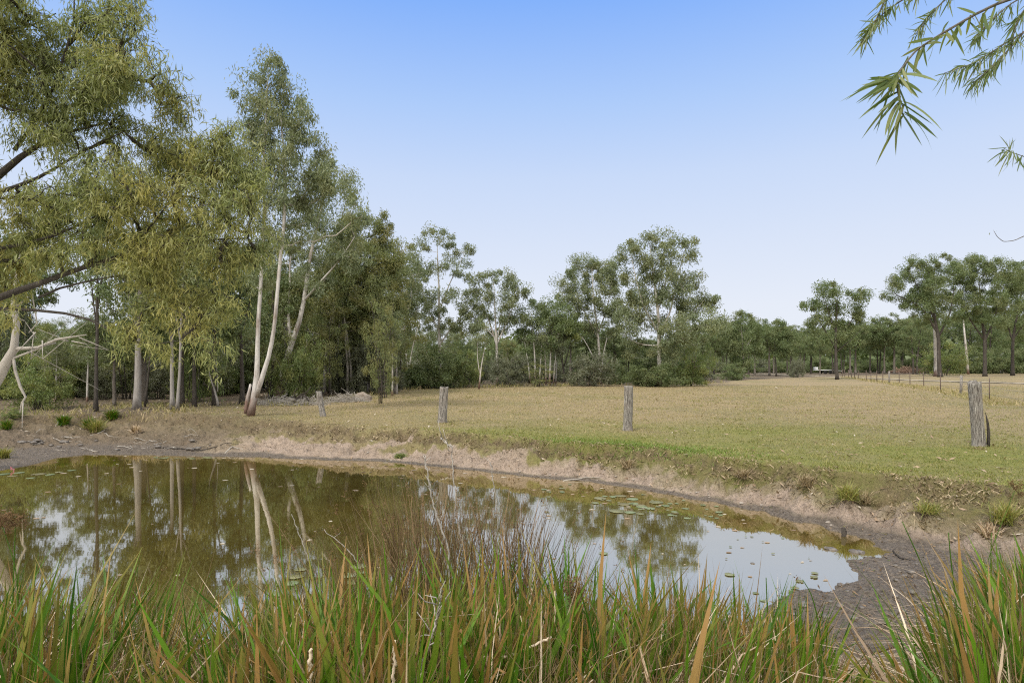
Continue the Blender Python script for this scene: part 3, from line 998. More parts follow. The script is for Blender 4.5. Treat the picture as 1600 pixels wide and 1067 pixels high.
tree("clustered_gum", "pale multi-stemmed gum left of the dark forked tree", "tree", (859, 602),
     [[(859, 602, .18), (860, 570, .15), (862, 530, .08)], [(865, 601, .1), (866, 570, .09), (869, 540, .05)], [(853, 601, .12), (853, 570, .1), (850, 540, .05)]],
     [(868, 520, 22, 14), (850, 530, 22, 12), (870, 550, 16, 10)],
     'leaf_grey', 'bark_white', MID, dens=0.7, rc=0.5, leaf_n=80, leaf_l=0.22, leaf_w=0.07)
tree("forked_tree", "dark forked tree with a bright green crown in front of the pale gums", "tree", (882, 602),
     [[(882, 602, .16), (881, 572, .14), (874, 548, .10), (866, 520, .04)], [(881, 572, .11), (890, 545, .08), (896, 515, .03)], [(879, 562, .07), (880, 530, .04)]],
     [(872, 508, 20, 11), (892, 512, 16, 11), (882, 500, 16, 8), (900, 525, 10, 10)], 'leaf_bright', 'bark_dark', MID, dens=0.75, rc=0.5, leaf_n=85, leaf_l=0.2, leaf_w=0.07)
tree("round_gum", "broad round-crowned gum with white stems behind the grey-green bush", "tree", (934, 600),
     [[(938, 600, .30), (937, 560, .25), (934, 520, .19), (928, 470, .12), (925, 420, .04)], [(935, 530, .14), (915, 490, .10), (895, 460, .04)],
      [(935, 520, .14), (950, 480, .1), (955, 440, .04)], [(940, 600, .16), (941, 560, .13), (948, 530, .06)], [(928, 560, .10), (912, 530, .08), (890, 505, .03)]],
     [(925, 406, 26, 11), (900, 420, 18, 14), (950, 420, 20, 16), (885, 445, 17, 16), (925, 435, 28, 16), (962, 445, 18, 18), (905, 462, 26, 16), (945, 468, 28, 18), (880, 470, 14, 12),
      (915, 495, 26, 14), (960, 495, 22, 18), (900, 515, 22, 12), (940, 520, 24, 12)],
     'leaf_gum', 'bark_white', MID, dens=0.95, rc=0.6, leaf_n=95, leaf_l=0.24, leaf_w=0.08, down=0.5)
tree("tall_broad_gum", "tallest and broadest gum beyond the middle of the paddock, many pale limbs", "tree", (1030, 604),
     [[(1030, 604, .38), (1030, 560, .32), (1029, 510, .26), (1025, 460, .19), (1018, 410, .09), (1015, 385, .04)],
      [(1029, 530, .18), (1048, 485, .14), (1058, 430, .09), (1070, 390, .03)], [(1029, 520, .16), (1005, 480, .12), (992, 430, .07), (985, 395, .03)],
      [(1030, 545, .16), (1065, 510, .12), (1090, 480, .05)], [(1029, 540, .14), (1000, 540, .08), (975, 525, .04)], [(1027, 490, .1), (1040, 440, .07), (1043, 400, .03)]],
     [(985, 385, 18, 14), (1018, 375, 18, 13), (1048, 372, 16, 9), (1075, 380, 15, 12), (975, 400, 13, 12), (1005, 405, 20, 16), (1045, 405, 26, 18), (1078, 405, 12, 12), (1000, 435, 26, 18),
      (1040, 440, 34, 20), (1080, 440, 22, 16), (990, 470, 30, 20), (1035, 475, 36, 20), (1085, 470, 30, 20), (1108, 478, 16, 16), (985, 505, 26, 20), (1030, 512, 40, 18), (1080, 510, 38, 20),
      (1115, 505, 14, 14), (1000, 545, 30, 16), (1060, 545, 36, 14)],
     'leaf_gum', 'bark_white', MID, dens=0.9, rc=0.6, leaf_n=100, leaf_l=0.24, leaf_w=0.08, down=0.5)
tree("green_gum", "rounded green gum with a thin pale trunk right of the tallest one", "tree", (1162, 592),
     [[(1162, 592, .22), (1161, 565, .18), (1160, 535, .12), (1158, 505, .05)], [(1161, 555, .1), (1148, 535, .07), (1138, 520, .03)], [(1161, 550, .1), (1174, 530, .07), (1185, 515, .03)]],
     [(1158, 498, 22, 10), (1138, 515, 20, 14), (1178, 510, 20, 13), (1155, 530, 30, 16), (1140, 550, 20, 14), (1180, 540, 20, 14), (1160, 565, 20, 10)],
     'leaf_dark', 'bark_pale', MID, dens=0.85, rc=0.7, leaf_n=95, leaf_l=0.3, leaf_w=0.11)
tree("green_gum", "dark-trunked green gum at the far corner of the paddock", "tree", (1213, 588),
     [[(1213, 588, .25), (1212, 565, .2), (1210, 535, .12)], [(1212, 560, .1), (1200, 540, .06)], [(1212, 555, .1), (1225, 535, .06)]],
     [(1205, 510, 22, 10), (1190, 525, 18, 14), (1225, 520, 18, 13), (1210, 535, 26, 14), (1230, 548, 14, 10)],
     'leaf_dark', 'bark_dark', MID, dens=0.85, rc=0.8, leaf_n=95, leaf_l=0.34, leaf_w=0.12)
# ---- right
kw = dict(leaf_n=170, leaf_l=0.27, leaf_w=0.09, down=0.4)
tree("paddock_gum", "single dark-trunked gum standing clear at the end of the wire fence", "tree", (1308, 593),
     [[(1308, 593, .34), (1307, 565, .28), (1306, 540, .25), (1307, 500, .16), (1308, 460, .06)], [(1306, 545, .15), (1288, 515, .10), (1272, 490, .04)],
      [(1307, 535, .15), (1328, 505, .11), (1345, 480, .04)], [(1307, 550, .12), (1330, 530, .08), (1345, 515, .03)], [(1306, 520, .1), (1295, 490, .08), (1285, 460, .03)]],
     [(1308, 448, 22, 9), (1288, 460, 18, 12), (1330, 458, 18, 11), (1345, 475, 13, 11), (1270, 480, 14, 13), (1305, 475, 24, 12), (1335, 490, 16, 11), (1285, 495, 20, 11),
      (1265, 500, 10, 9), (1315, 505, 22, 10), (1348, 505, 10, 9), (1290, 522, 20, 9), (1325, 525, 18, 9)],
     'leaf_dark', 'bark_dark', RIGHT, dens=1.0, rc=0.8, **kw)
tree("driveway_gum", "large dark-trunked gum spreading left, in front of the white-barked one by the driveway", "tree", (1469, 589),
     [[(1469, 589, .55), (1467, 560, .45), (1467, 530, .42), (1461, 500, .30), (1455, 460, .2), (1450, 425, .08)], [(1465, 520, .28), (1440, 480, .2), (1410, 465, .12), (1390, 455, .05)],
      [(1467, 525, .28), (1485, 490, .2), (1492, 450, .1)], [(1461, 500, .2), (1435, 450, .12), (1420, 425, .05)]],
     [(1450, 412, 26, 12), (1425, 425, 20, 14), (1480, 420, 26, 14), (1400, 445, 18, 12), (1385, 460, 10, 8), (1430, 450, 26, 16), (1465, 450, 30, 16), (1440, 478, 30, 12), (1480, 480, 28, 16),
      (1415, 470, 16, 9), (1455, 500, 24, 9)],
     'leaf_dark', 'bark_dark', RIGHT, dens=1.1, rc=0.9, **kw)
tree("white_gum", "white-barked gum trunk close beside the large dark-trunked one by the driveway", "tree", (1463, 588),
     [[(1462, 588, .5), (1462, 560, .45), (1461, 530, .42), (1459, 505, .3), (1455, 480, .1)]],
     [(1450, 468, 20, 10), (1468, 470, 18, 10), (1460, 455, 22, 12)],
     'leaf_dark', 'bark_white', RIGHT, dens=0.8, rc=0.9, **kw)
tree("driveway_gum", "dense-crowned dark gum right of the leaning dead pole", "tree", (1539, 588),
     [[(1539, 588, .5), (1538, 560, .42), (1538, 530, .4), (1532, 490, .25), (1530, 440, .08)], [(1538, 535, .25), (1555, 495, .17), (1565, 450, .06)], [(1537, 530, .22), (1515, 500, .14), (1500, 460, .05)]],
     [(1535, 410, 28, 11), (1510, 422, 22, 14), (1562, 422, 24, 14), (1500, 445, 22, 14), (1540, 440, 32, 16), (1578, 450, 18, 14), (1520, 470, 30, 14), (1560, 475, 28, 16), (1540, 500, 26, 10), (1508, 492, 18, 10)],
     'leaf_dark', 'bark_dark', RIGHT, dens=1.2, rc=0.9, **kw)
tree("driveway_gum", "dark gum standing at the right edge beyond the driveway", "tree", (1582, 587),
     [[(1582, 587, .5), (1582, 560, .42), (1583, 530, .36), (1590, 490, .22), (1598, 450, .08)], [(1583, 535, .22), (1572, 500, .14), (1570, 465, .05)], [(1583, 530, .2), (1605, 500, .14), (1625, 460, .05)]],
     [(1598, 425, 26, 12), (1585, 445, 24, 14), (1620, 445, 26, 18), (1580, 475, 26, 14), (1610, 480, 26, 16), (1590, 505, 24, 9), (1640, 470, 20, 20)],
     'leaf_dark', 'bark_dark', RIGHT, dens=1.1, rc=0.9, **kw)


# ------------------------------------------------------------------ filler trees copied from prototypes
def proto(name, label, cat, h, trunk_r, blobs, leaf, bark, dens, rc, leaf_n, leaf_l, leaf_w, stems=1, **kw):
    """built standing in the world at D=50 around px 800, then used as a source of copies"""
    D = 50.0
    u = F / D

    def px(x, z):
        return CX + x * u, HZ - (z + gz(0, D) - CH) * u

    tr = []
    for s in range(stems):
        x0 = (s - (stems - 1) / 2) * trunk_r * 2.5
        x1 = x0 + R.normal() * 0.5 + (s - (stems - 1) / 2) * 0.8
        tr.append([px(x0, -0.1) + (trunk_r,), px(x0 * .9 + x1 * .1, h * .25) + (trunk_r * .8,), px((x0 + x1) / 2, h * .55) + (trunk_r * .55,), px(x1, h * .85) + (trunk_r * .2,)])
    bl = [px(b[0], b[1]) + (b[2] * u, b[3] * u) for b in blobs]
    g0 = gz(0, D)
    return tree(name, label, cat, None, tr, bl, leaf, bark, None, dens, rc, leaf_n, leaf_l, leaf_w, base=(0, D, g0), **kw)


BG = "background gums far behind the paddock"
protos = [
    proto("background_gum", "", "tree", 12, .16, [(0, 11, 1.6, 1), (-1.2, 9.8, 1.4, 1), (1.3, 9.5, 1.4, 1), (0, 8.5, 2.0, 1.1), (.8, 7, 1.6, 1), (-.8, 6, 1.3, .8)],
          'leaf_gum', 'bark_white', 0.75, .55, 80, .2, .07),
    proto("background_gum", "", "tree", 11, .2, [(0, 10, 1.8, 1), (-1.5, 8.8, 1.5, 1.1), (1.5, 8.6, 1.6, 1.1), (0, 7.4, 2.4, 1.2), (-1.2, 5.8, 1.6, 1), (1.4, 5.6, 1.5, 1)],
          'leaf_dark', 'bark_dark', 0.9, .6, 90, .2, .07, stems=2),
    proto("background_gum", "", "tree", 9.5, .13, [(0, 8.6, 1.3, .9), (-1, 7.6, 1.3, .9), (1.1, 7.3, 1.2, .9), (.2, 6, 1.7, 1), (-.6, 4.6, 1.3, .8)],
          'leaf_olive', 'bark_pale', 0.8, .5, 80, .19, .065, stems=2),
    proto("background_gum", "", "tree", 10, .22, [(0, 9, 2.4, .9), (-2.2, 8, 1.5, 1), (2.2, 8.1, 1.6, 1), (0, 7.2, 2.6, .9), (-1.2, 6.2, 1.6, .8), (1.5, 6, 1.6, .8)],
          'leaf_dark', 'bark_brown', 1.0, .6, 95, .22, .08),
]
shrubs = [
    proto("shrub", "", "shrub", 2.6, .05, [(0, 1.9, 1.2, .7), (-.8, 1.2, .9, .8), (.8, 1.2, .9, .8), (0, .7, 1.4, .5)], 'leaf_grey', 'bark_brown', 1.0, .35, 80, .13, .045, stems=4),
    proto("shrub", "", "shrub", 2.6, .05, [(0, 1.9, 1.3, .8), (-.9, 1.2, 1, .8), (.9, 1.1, 1, .8), (0, .7, 1.6, .5)], 'leaf_dark', 'bark_dark', 1.2, .35, 90, .13, .045, stems=4),
    proto("shrub", "", "shrub", 2.4, .04, [(0, 1.8, 1.1, .7), (-.7, 1.0, .9, .8), (.8, 1.1, .9, .8), (0, .6, 1.2, .5)], 'leaf_bright', 'bark_brown', 0.9, .33, 80, .13, .04, stems=5),
    proto("shrub", "", "shrub", 4.2, .05, [(0, 3.4, .9, .7), (-.6, 2.4, .9, .8), (.6, 2.1, .9, .8), (0, 1.2, 1.0, .7)], 'leaf_olive', 'bark_dark', 0.5, .35, 60, .13, .04, stems=3),
]
# first place goes to the prototype itself, later ones to copies
_used = set()


def place(p, x, y, rz, sc, label, group=None):
    z = gz(x, y)
    if p.name not in _used:
        _used.add(p.name)
        p.location = (x, y, z)
        p.rotation_euler = (0, 0, rz)
        p.scale = (sc, sc, sc) if isinstance(sc, (int, float)) else sc
        p["label"] = label
        if group:
            p["group"] = group
        return p
    return copy_tree(p, (x, y, z), rz, sc, label, group)


rr_ = random.Random(11)
kinds_lab = ["pale-trunked gum", "twin-stemmed dark gum", "slim olive gum", "broad dark-crowned gum"]


LM = [(-400, "left of the frame edge"), (20, "behind the leaning dead gum"), (110, "left of the lone dark-trunked gum"), (180, "left of the thick grey gum"), (240, "just right of the thick grey gum"),
      (277, "behind the close-set group of trunks"), (318, "left of the crooked sapling"), (360, "right of the crooked sapling"), (400, "behind the tall white gum"), (440, "behind the leaning white gum"), (480, "left of the dark-trunked gum"),
      (515, "behind the dark gum and the slim pole gum"), (548, "left of the termite mound"), (585, "right of the termite mound"), (620, "behind the straight pale gum"), (655, "left of the open-crowned pale gum"),
      (700, "behind the open-crowned pale gum"), (735, "by the small thin pale gum"), (780, "behind the umbrella-crowned gum"), (820, "right of the umbrella-crowned gum"), (855, "behind the multi-stemmed pale gums"), (885, "behind the dark forked tree"),
      (930, "behind the round-crowned gum"), (975, "left of the tallest broad gum"), (1030, "behind the tallest broad gum"), (1085, "behind the yellow-green bush"), (1125, "left of the rounded green gum"), (1165, "behind the rounded green gum"),
      (1210, "near the dark-trunked corner gum"), (1255, "left of the lone paddock gum"), (1308, "behind the lone paddock gum"), (1350, "right of the lone paddock gum"), (1395, "left of the cut-branch heap"), (1430, "behind the cut-branch heap"),
      (1470, "behind the white-barked driveway gum"), (1510, "behind the bare leaning pole"), (1545, "behind the dense-crowned driveway gum"), (1585, "behind the rightmost driveway gum"), (1650, "at the far right beyond the frame edge")]


short_where = {"thicket behind the pond": "%s deep in the thicket", "back rows of the left thicket": "%s in the rear rows", "thicket edge by the termite mound": "%s at the thicket edge",
               "belt behind the left of the paddock": "%s in the belt", "belt behind the broad gum": "%s in the belt", "distant trees left of the lone gum": "distant %s",
               "distant trees right of the lone gum": "distant %s", "distant trees behind the driveway": "tall distant %s"}


def where_is(px):
    return min(LM, key=lambda a: abs(a[0] - px))[1]


def row(x0, x1, n, D0, D1, top0, top1, where, group, kinds=(0, 1, 2, 3)):
    for i in range(n):
        px = x0 + (i + 0.5 + rr_.uniform(-.4, .4)) * (x1 - x0) / n
        D = rr_.uniform(D0, D1)
        k = rr_.choice(kinds)
        top = rr_.uniform(top0, top1)
        if 40 < px < 215:
            top = rr_.uniform(478, 515)
        x = (px - CX) / F * D
        hgt = CH + (HZ - top) / F * D - gz(x, D)
        s = hgt / protos[k]["_h"]
        place(protos[k], x, D, rr_.uniform(0, 6.28), (s * rr_.uniform(.95, 1.3), s * rr_.uniform(.95, 1.3), s), short_where[group] % kinds_lab[k] + ", " + where_is(px), group + ", " + kinds_lab[k] + "s")


row(-260, 330, 13, 27, 36, 330, 470, "deep in the thicket behind the left end of the pond", "thicket behind the pond")
row(-150, 620, 20, 36, 52, 400, 480, "in the back rows of the thicket left of the paddock", "back rows of the left thicket", (0, 2, 0, 1, 3))
row(440, 640, 5, 33, 42, 380, 460, "at the thicket edge behind the termite mound", "thicket edge by the termite mound", (0, 2, 2))
row(590, 900, 14, 56, 75, 492, 530, "in the belt behind the left half of the paddock", "belt behind the left of the paddock", (0, 0, 2, 1))
row(880, 1130, 9, 58, 80, 490, 530, "in the belt behind the tallest broad gum", "belt behind the broad gum", (1, 3))
row(1105, 1290, 11, 100, 150, 492, 520, "in the distance between the paddock corner and the lone gum", "distant trees left of the lone gum", (1, 3))
row(1290, 1460, 12, 120, 165, 486, 512, "in the distance between the lone gum and the driveway gums", "distant trees right of the lone gum", (1, 3))
row(1440, 1700, 12, 130, 170, 470, 510, "in the distance behind the driveway gums", "distant trees behind the driveway", (1, 3))


def bush(k, px, py, w_px, h_px, label, group=None, D=None):
    x, y, z = hit(px, py)
    if D:
        x, y = (px - CX) / F * D, D
    h = h_px / F * y
    w = w_px / F * y
    pw = {0: 3.6, 1: 3.9, 2: 3.5, 3: 2.8}[k]
    place(shrubs[k], x, y, rr_.uniform(0, 6.28), (w / pw, w / pw, h / shrubs[k]["_h"]), label, group)


bush(0, 925, 603, 95, 62, "wide grey-green bush under the round-crowned gum")
bush(2, 1080, 603, 84, 66, "rounded yellow-green bush at the foot of the tallest broad gum")
bush(1, 1022, 604, 96, 48, "dark low bush between the grey-green and yellow-green bushes")
bush(0, 795, 603, 70, 58, "dull grey bush in front of the umbrella-crowned gum")
bush(1, 690, 606, 110, 75, "broad dark green bush under the open-crowned pale gum")
bush(2, 728, 605, 60, 60, "bright leafy bush left of the small thin pale gum")
bush(1, 650, 606, 80, 42, "low dark scrub at the left corner of the paddock")
bush(0, 610, 608, 60, 45, "sparse grey scrub between the termite mound and the paddock corner")
bush(1, 962, 601, 40, 45, "narrow green bush right of the wide grey-green bush")
bush(2, 1473, 586, 74, 54, "round dense green bush behind the driveway gums")
bush(1, 1145, 594, 50, 30, "small dark bush at the foot of the rounded green gum")
bush(2, 1380, 581, 30, 22, "small bright green bush beyond the fence line")
bush(0, 1245, 590, 30, 34, "small grey bush at the far corner of the paddock")
bush(3, 840, 604, 60, 40, "thin scrub at the foot of the pale multi-stemmed gums")
bush(1, 1010, 602, 60, 60, "upright dark bush against the trunk of the tallest broad gum")
for i, px in enumerate(range(1500, 1720, 28)):
    bush(1, px, 584, 52, 44 + rr_.uniform(-6, 8), "dark hedge bush beyond the driveway, " + where_is(px), "hedge bushes behind the driveway")
def understorey():
    for i in range(34):
        px = -80 + i * 21.5 + rr_.uniform(-12, 12)
        k = rr_.choice((3, 3, 2, 0))
        D = rr_.uniform(28, 44) if not 370 < px < 560 else rr_.uniform(33, 44)
        h = rr_.uniform(90, 200) if not 50 < px < 210 else rr_.uniform(70, 120)
        x, y = (px - CX) / F * D, D
        w = rr_.uniform(50, 85) / F * y
        place(shrubs[k], x, y, rr_.uniform(0, 6.28), (w / 2.9, w / 2.9, h / F * y / shrubs[k]["_h"]), ("tall thin sapling" if k == 3 else "tall bright leafy sapling" if k == 2 else "tall greyish sapling") + ", " + where_is(px),
              "midstorey saplings in the left thicket")


understorey()
shrub_lab = ["greyish undergrowth shrub", "dark green undergrowth shrub", "bright leafy undergrowth shrub", "tall thin understorey sapling"]
for i in range(34):
    px = -60 + i * 19.5 + rr_.uniform(-12, 12)
    k = rr_.choice((0, 0, 3, 3, 1))
    py = rr_.uniform(606, 613) if 370 < px < 580 else rr_.uniform(608, 628)
    bush(k, px, py, rr_.uniform(60, 100), rr_.uniform(50, 120), shrub_lab[k] + ", " + where_is(px), "undergrowth behind the pond")
for i in range(16):
    px = 580 + i * 34 + rr_.uniform(-12, 12)
    k = rr_.choice((0, 1, 0))
    bush(k, px, 601, rr_.uniform(50, 80), rr_.uniform(24, 50), ("grey" if k == 0 else "dark green") + " scrubby bush, " + where_is(px), "scrub behind the paddock", D=rr_.uniform(55, 66))
for i in range(26):
    px = 1120 + i * 20 + rr_.uniform(-8, 8)
    k = rr_.choice((0, 1, 1))
    bush(k, px, 584, rr_.uniform(40, 60), rr_.uniform(16, 30), "distant low " + ("grey" if k == 0 else "dark") + " bush, " + where_is(px), "distant scrub", D=rr_.uniform(150, 180))
bush(2, 60, 640, 110, 90, "pale leafy shrub right of the hanging dead branch")
bush(2, 20, 655, 40, 18, "low green shrub on the mud at the left edge")


# far-off wood that closes the view
def far_wood():
    lf = MB()
    n = 80000
    th = R.uniform(-1.1, 1.1, n)
    r = R.uniform(190, 260, n)
    x, y = r * np.sin(th), r * np.cos(th)
    h = (7 + 9 * fbm(th * 40, th * 0, 91, 4)) * R.random(n) ** 1.1
    z = 1.8 + h
    leaves(lf, np.stack([x, y, z], -1), 1.9, 1.2, 0.2, R.random(n), fbm(th * 60, z / 2, 92, 3))
    tag(lf.build("distant_woodland", 'leaf_dark'), "distant dark green wood closing the view behind the paddock trees", "woodland", kind="stuff")


far_wood()

# ------------------------------------------------------------------ objects on the land
def blob_mesh(name, r, mat, seed, loc, squash=0.6, parent=None, rough=0.35, sub=3):
    import bmesh
    bm = bmesh.new()
    bmesh.ops.create_icosphere(bm, subdivisions=sub, radius=1)
    P = np.array([v.co[:] for v in bm.verts])
    n = fbm(P[:, 0] * 2 + seed, P[:, 1] * 2 + P[:, 2] * 1.7, seed, 3) - 0.5
    P = P * (1 + n[:, None] * rough * 2) * np.array([r, r * .8, r * squash])
    for v, p in zip(bm.verts, P):
        v.co = p
    me = bpy.data.meshes.new(name)
    bm.to_mesh(me)
    bm.free()
    me.polygons.foreach_set("use_smooth", np.ones(len(me.polygons), dtype=bool))
    return obj(name, me, mat, parent, loc)


def old_post(px, py, top, r_px, lean_px, label, hollow=False, bulge=0.0):
    x, y, z = hit(px, py)
    h = (py - top) / F * y
    r = r_px / F * y
    n, sd = 34, 28
    zz = np.linspace(-0.12, h, n)
    ang = np.arange(sd) / sd * 2 * np.pi
    Z, A = np.meshgrid(zz, ang, indexing='ij')
    fl = 1 + 0.16 * np.exp(-np.maximum(Z, 0) / 0.15)
    seed = int(px)
    n1 = fbm(np.cos(A) * 1.5 + seed, np.sin(A) * 1.5 + Z * 0.8, seed, 3) - 0.5
    n2 = fbm(A * 6 / 6.283 * 3, Z * 1.2, seed + 3, 3) - 0.5
    rad = r * fl * (1 + n1 * 0.28 + n2 * 0.16)
    # a deep drying split
    s = np.exp(-(((A - (4.4 + seed % 3 * .35) + 0.15 * np.sin(Z * 4)) / 0.13) ** 2))
    rad = rad * (1 - 0.42 * s * sstep(0.1, 0.5, Z / h + 0.25))
    topj = (fbm(np.cos(ang) * 1.3 + seed, np.sin(ang) * 1.3, seed + 9, 3) - 0.5) * 0.12
    Zj = Z + np.clip((Z - h * 0.85) / (h * 0.15), 0, 1) * topj[None] * (h / 1.2)
    lean = lean_px / F * y
    V = np.stack([rad * np.cos(A) + lean * (Z / h) + bulge * np.sin(np.pi * Z / h), rad * np.sin(A), Zj], -1).reshape(-1, 3)
    i = np.arange(n - 1)[:, None] * sd
    j = np.arange(sd)[None]
    k = (j + 1) % sd
    F4 = np.stack([i + j, i + k, i + sd + k, i + sd + j], -1).reshape(-1, 4)
    last = (n - 1) * sd
    ring = V[last:last + sd]
    inner = (ring - ring.mean(0)) * (0.72 if hollow else 0.5) + ring.mean(0) - np.array([0, 0, 0.0])
    deep = (ring - ring.mean(0)) * 0.6 + ring.mean(0) - np.array([0, 0, 0.18 if hollow else 0.015])
    nv = len(V)
    V = np.vstack([V, inner, deep, deep.mean(0)])
    jj, kk = np.arange(sd), (np.arange(sd) + 1) % sd
    F4 = np.vstack([F4, np.stack([last + jj, last + kk, nv + kk, nv + jj], -1), np.stack([nv + jj, nv + kk, nv + sd + kk, nv + sd + jj], -1)])
    F3 = np.stack([nv + sd + jj, nv + sd + kk, np.full(sd, nv + 2 * sd)], -1)
    o = obj("fence_post", build_mesh("fence_post", V, [F4, F3], None, True), 'post', None, (x, y, z))
    tag(o, label, "fence post", "old timber posts along the pond bank")
    return x, y, z


old_post(505, 651, 612, 4.4, -7, "short split grey post leaning left, nearest the white gums")
old_post(691, 660, 605, 6.5, 3, "pale silvery post, second from the left along the bank")
old_post(981, 673, 604, 6.8, 1, "dark-cracked upright post standing mid-paddock above the lily pads")
p4 = old_post(1530, 697, 597, 8.6, -7, "thickest post with a hollow top, on bare soil at the right", True)
# bark slab peeling off the right-hand post
mb = MB()
mb.tube([(p4[0] + .17, p4[1] - .06, p4[2] + .0), (p4[0] + .175, p4[1] - .06, p4[2] + .3), (p4[0] + .155, p4[1] - .06, p4[2] + .55), (p4[0] + .10, p4[1] - .06, p4[2] + .8)], [.035, .03, .022, .006], 6, wob=.2)
pp = [o for o in COL.objects if o.name.startswith("fence_post")][-1]
mb.build("loose_bark", 'bark_dark', pp, p4)

# wire fence along the driveway
pk = [(1546, 619, 590, 'r'), (1501, 616, 586, 't'), (1469.5, 610, 587, 'r'), (1443.6, 607, 587, 'r'), (1422, 603, 587, 'r'), (1405, 600, 587, 'r'), (1389.6, 597, 586, 't'),
      (1379.5, 596, 588, 'r'), (1370, 601, 588, 'r'), (1361, 599, 587, 'r'), (1353.6, 599, 588, 'r'), (1341, 598, 588, 'r'), (1335, 597, 588, 'r'), (1330.5, 597, 588, 'r'),
      (1326, 596, 588, 'r'), (1320, 595.5, 587.5, 'r'), (1316, 595, 587.5, 'r')]
fx0, fy0 = 20.0, 25.5
pts = []
for px, py, top, k in pk:
    pts.append((px, k))
# posts stand on a straight line receding from right to left
A0, A1 = np.array([23.4, 29.8]), np.array([50.0, 92.0])
fence_posts = []
for px, k in [(1640, 'r')] + pts:
    q = (px - CX) / F
    # intersect x = q*y with the line A0..A1
    e = A1 - A0
    t = (q * A0[1] - A0[0]) / (e[0] - q * e[1])
    p = A0 + e * t
    fence_posts.append((p[0], p[1], gz(p[0], p[1]), k))
fe = empty("wire_fence", (fence_posts[0][0], fence_posts[0][1], fence_posts[0][2]), "low wire fence of rusty pickets running beside the driveway", "fence")
o0 = np.array(fence_posts[0][:3])
tops = []
for x, y, z, k in fence_posts:
    mb = MB()
    lean = R.normal() * 0.02
    hh = 1.12 if k == 'r' else 1.1
    rr = 0.016 + 0.0004 * y if k == 'r' else 0.07
    mb.tube([(x, y, z - .1), (x + lean * .5, y, z + hh * .5), (x + lean, y, z + hh)], rr, 4 if k == 'r' else 9, wob=0.06)
    tops.append((x + lean, y, z, hh))
    mb.build("picket" if k == 'r' else "timber_post", 'rust' if k == 'r' else 'post', fe, o0)
for lv in (0.3, 0.6, 0.9):
    mb = MB()
    P = []
    for (x, y, z, hh), nx in zip(tops, tops[1:] + [None]):
        P.append((x, y, z + hh * lv))
        if nx:
            P.append(((x + nx[0]) / 2, (y + nx[1]) / 2, (z + hh * lv + nx[2] + nx[3] * lv) / 2 - .02))
    mb.tube(P, 0.006, 4)
    mb.build("wire", 'wire', fe, o0)

# a dead pole leaning by the driveway gums
x, y, z = hit(1513, 585)
mb = MB()
mb.tube([at(1513, 586, y), at(1511, 560, y), at(1508, 530, y), at(1505, 498, y)], [.22, .2, .17, .1], 8, wob=.05)
e = mb.build("leaning_pole", 'bark_white', None, (x, y, z), True, (x, y, z))
tag(e, "bare pale dead trunk leaning left between the driveway gums", "dead tree")

# small steel droppers near the mound
for px, py, top, lab in ((587, 612, 598, "thin grey steel picket right of the termite mound"), (596, 611, 604, "short pale picket stub in the grass by the paddock corner")):
    x, y, z = hit(px, py)
    mb = MB()
    mb.tube([(x, y, z - .1), (x, y, z + (py - top) / F * y)], .025, 5)
    tag(mb.build("steel_picket", 'wire', None, (x, y, z), False, (x, y, z)), lab, "picket")

# termite mound
x, y, z = hit(570, 626)
o = blob_mesh("termite_mound", 0.45, 'mound', 5, (x - .1, y, z + .05), 0.8, None, 0.3, 4)
tag(o, "pale sandy termite mound at the foot of the twisted gum", "termite mound")


def stick_pile(name, label, px, py, w_px, h_px, n, mat, cat, D=None, r=0.02):
    x, y, z = hit(px, py)
    if D:
        x, y = (px - CX) / F * D, D
        z = gz(x, y)
    w, h = w_px / F * y / 2, h_px / F * y
    mb = MB()
    for i in range(n):
        a = R.uniform(0, 6.28)
        rad = math.sqrt(R.random())
        cx_, cy_ = x + w * rad * math.cos(a), y + w * .6 * rad * math.sin(a)
        cz = gz(cx_, cy_) + R.random() ** 1.5 * h * (1 - rad * .8)
        L = R.uniform(.15, .6) * max(1, w / 1.5)
        d = unit(np.array([R.normal(), R.normal(), R.normal() * .35]))
        P = np.array([(cx_, cy_, cz) - d * L, (cx_, cy_, cz) + R.normal(size=3) * L * .12, (cx_, cy_, cz) + d * L])
        P[:, 2] = np.maximum(P[:, 2], gz(cx_, cy_) + .01)
        rr = r * R.uniform(.4, 1.2)
        mb.tube(P, [rr, rr * .8, rr * .3], 4)
    return tag(mb.build(name, mat, None, (x, y, z), False, (x, y, z)), label, cat)


stick_pile("brushwood_pile", "low heap of grey fallen twigs between the white gum and the short post", 455, 632, 110, 14, 420, 'dead_wood', "brushwood pile", r=.012)
stick_pile("brushwood_pile", "tangle of fine grey twigs just right of the short split post", 540, 628, 60, 16, 240, 'dead_wood', "brushwood pile", r=.012)
stick_pile("brush_heap", "reddish heap of cut branches in front of the distant trees by the driveway", 1418, 583, 44, 13, 500, plain_mat('red_brush', (0.32, 0.21, 0.15), (0.22, 0.15, 0.11)), "brush heap", r=.07)
# dark dead branch on the brushwood
x, y, z = hit(462, 633)
mb = MB()
mb.tube([at(455, 634, y), at(462, 624, y), at(470, 617, y), at(478, 620, y), at(486, 632, y)], [.05, .06, .05, .04, .02], 6, wob=.1)
mb.tube([at(470, 617, y), at(480, 612, y), at(486, 604, y)], [.04, .03, .015], 5)
mb.tube([at(462, 624, y), at(459, 614, y), at(464, 606, y)], [.04, .03, .015], 5)
tag(mb.build("fallen_branch", 'bark_dark', None, (x, y, z), True, (x, y, z)), "dark crooked fallen branch lying on the brushwood heap", "fallen branch")


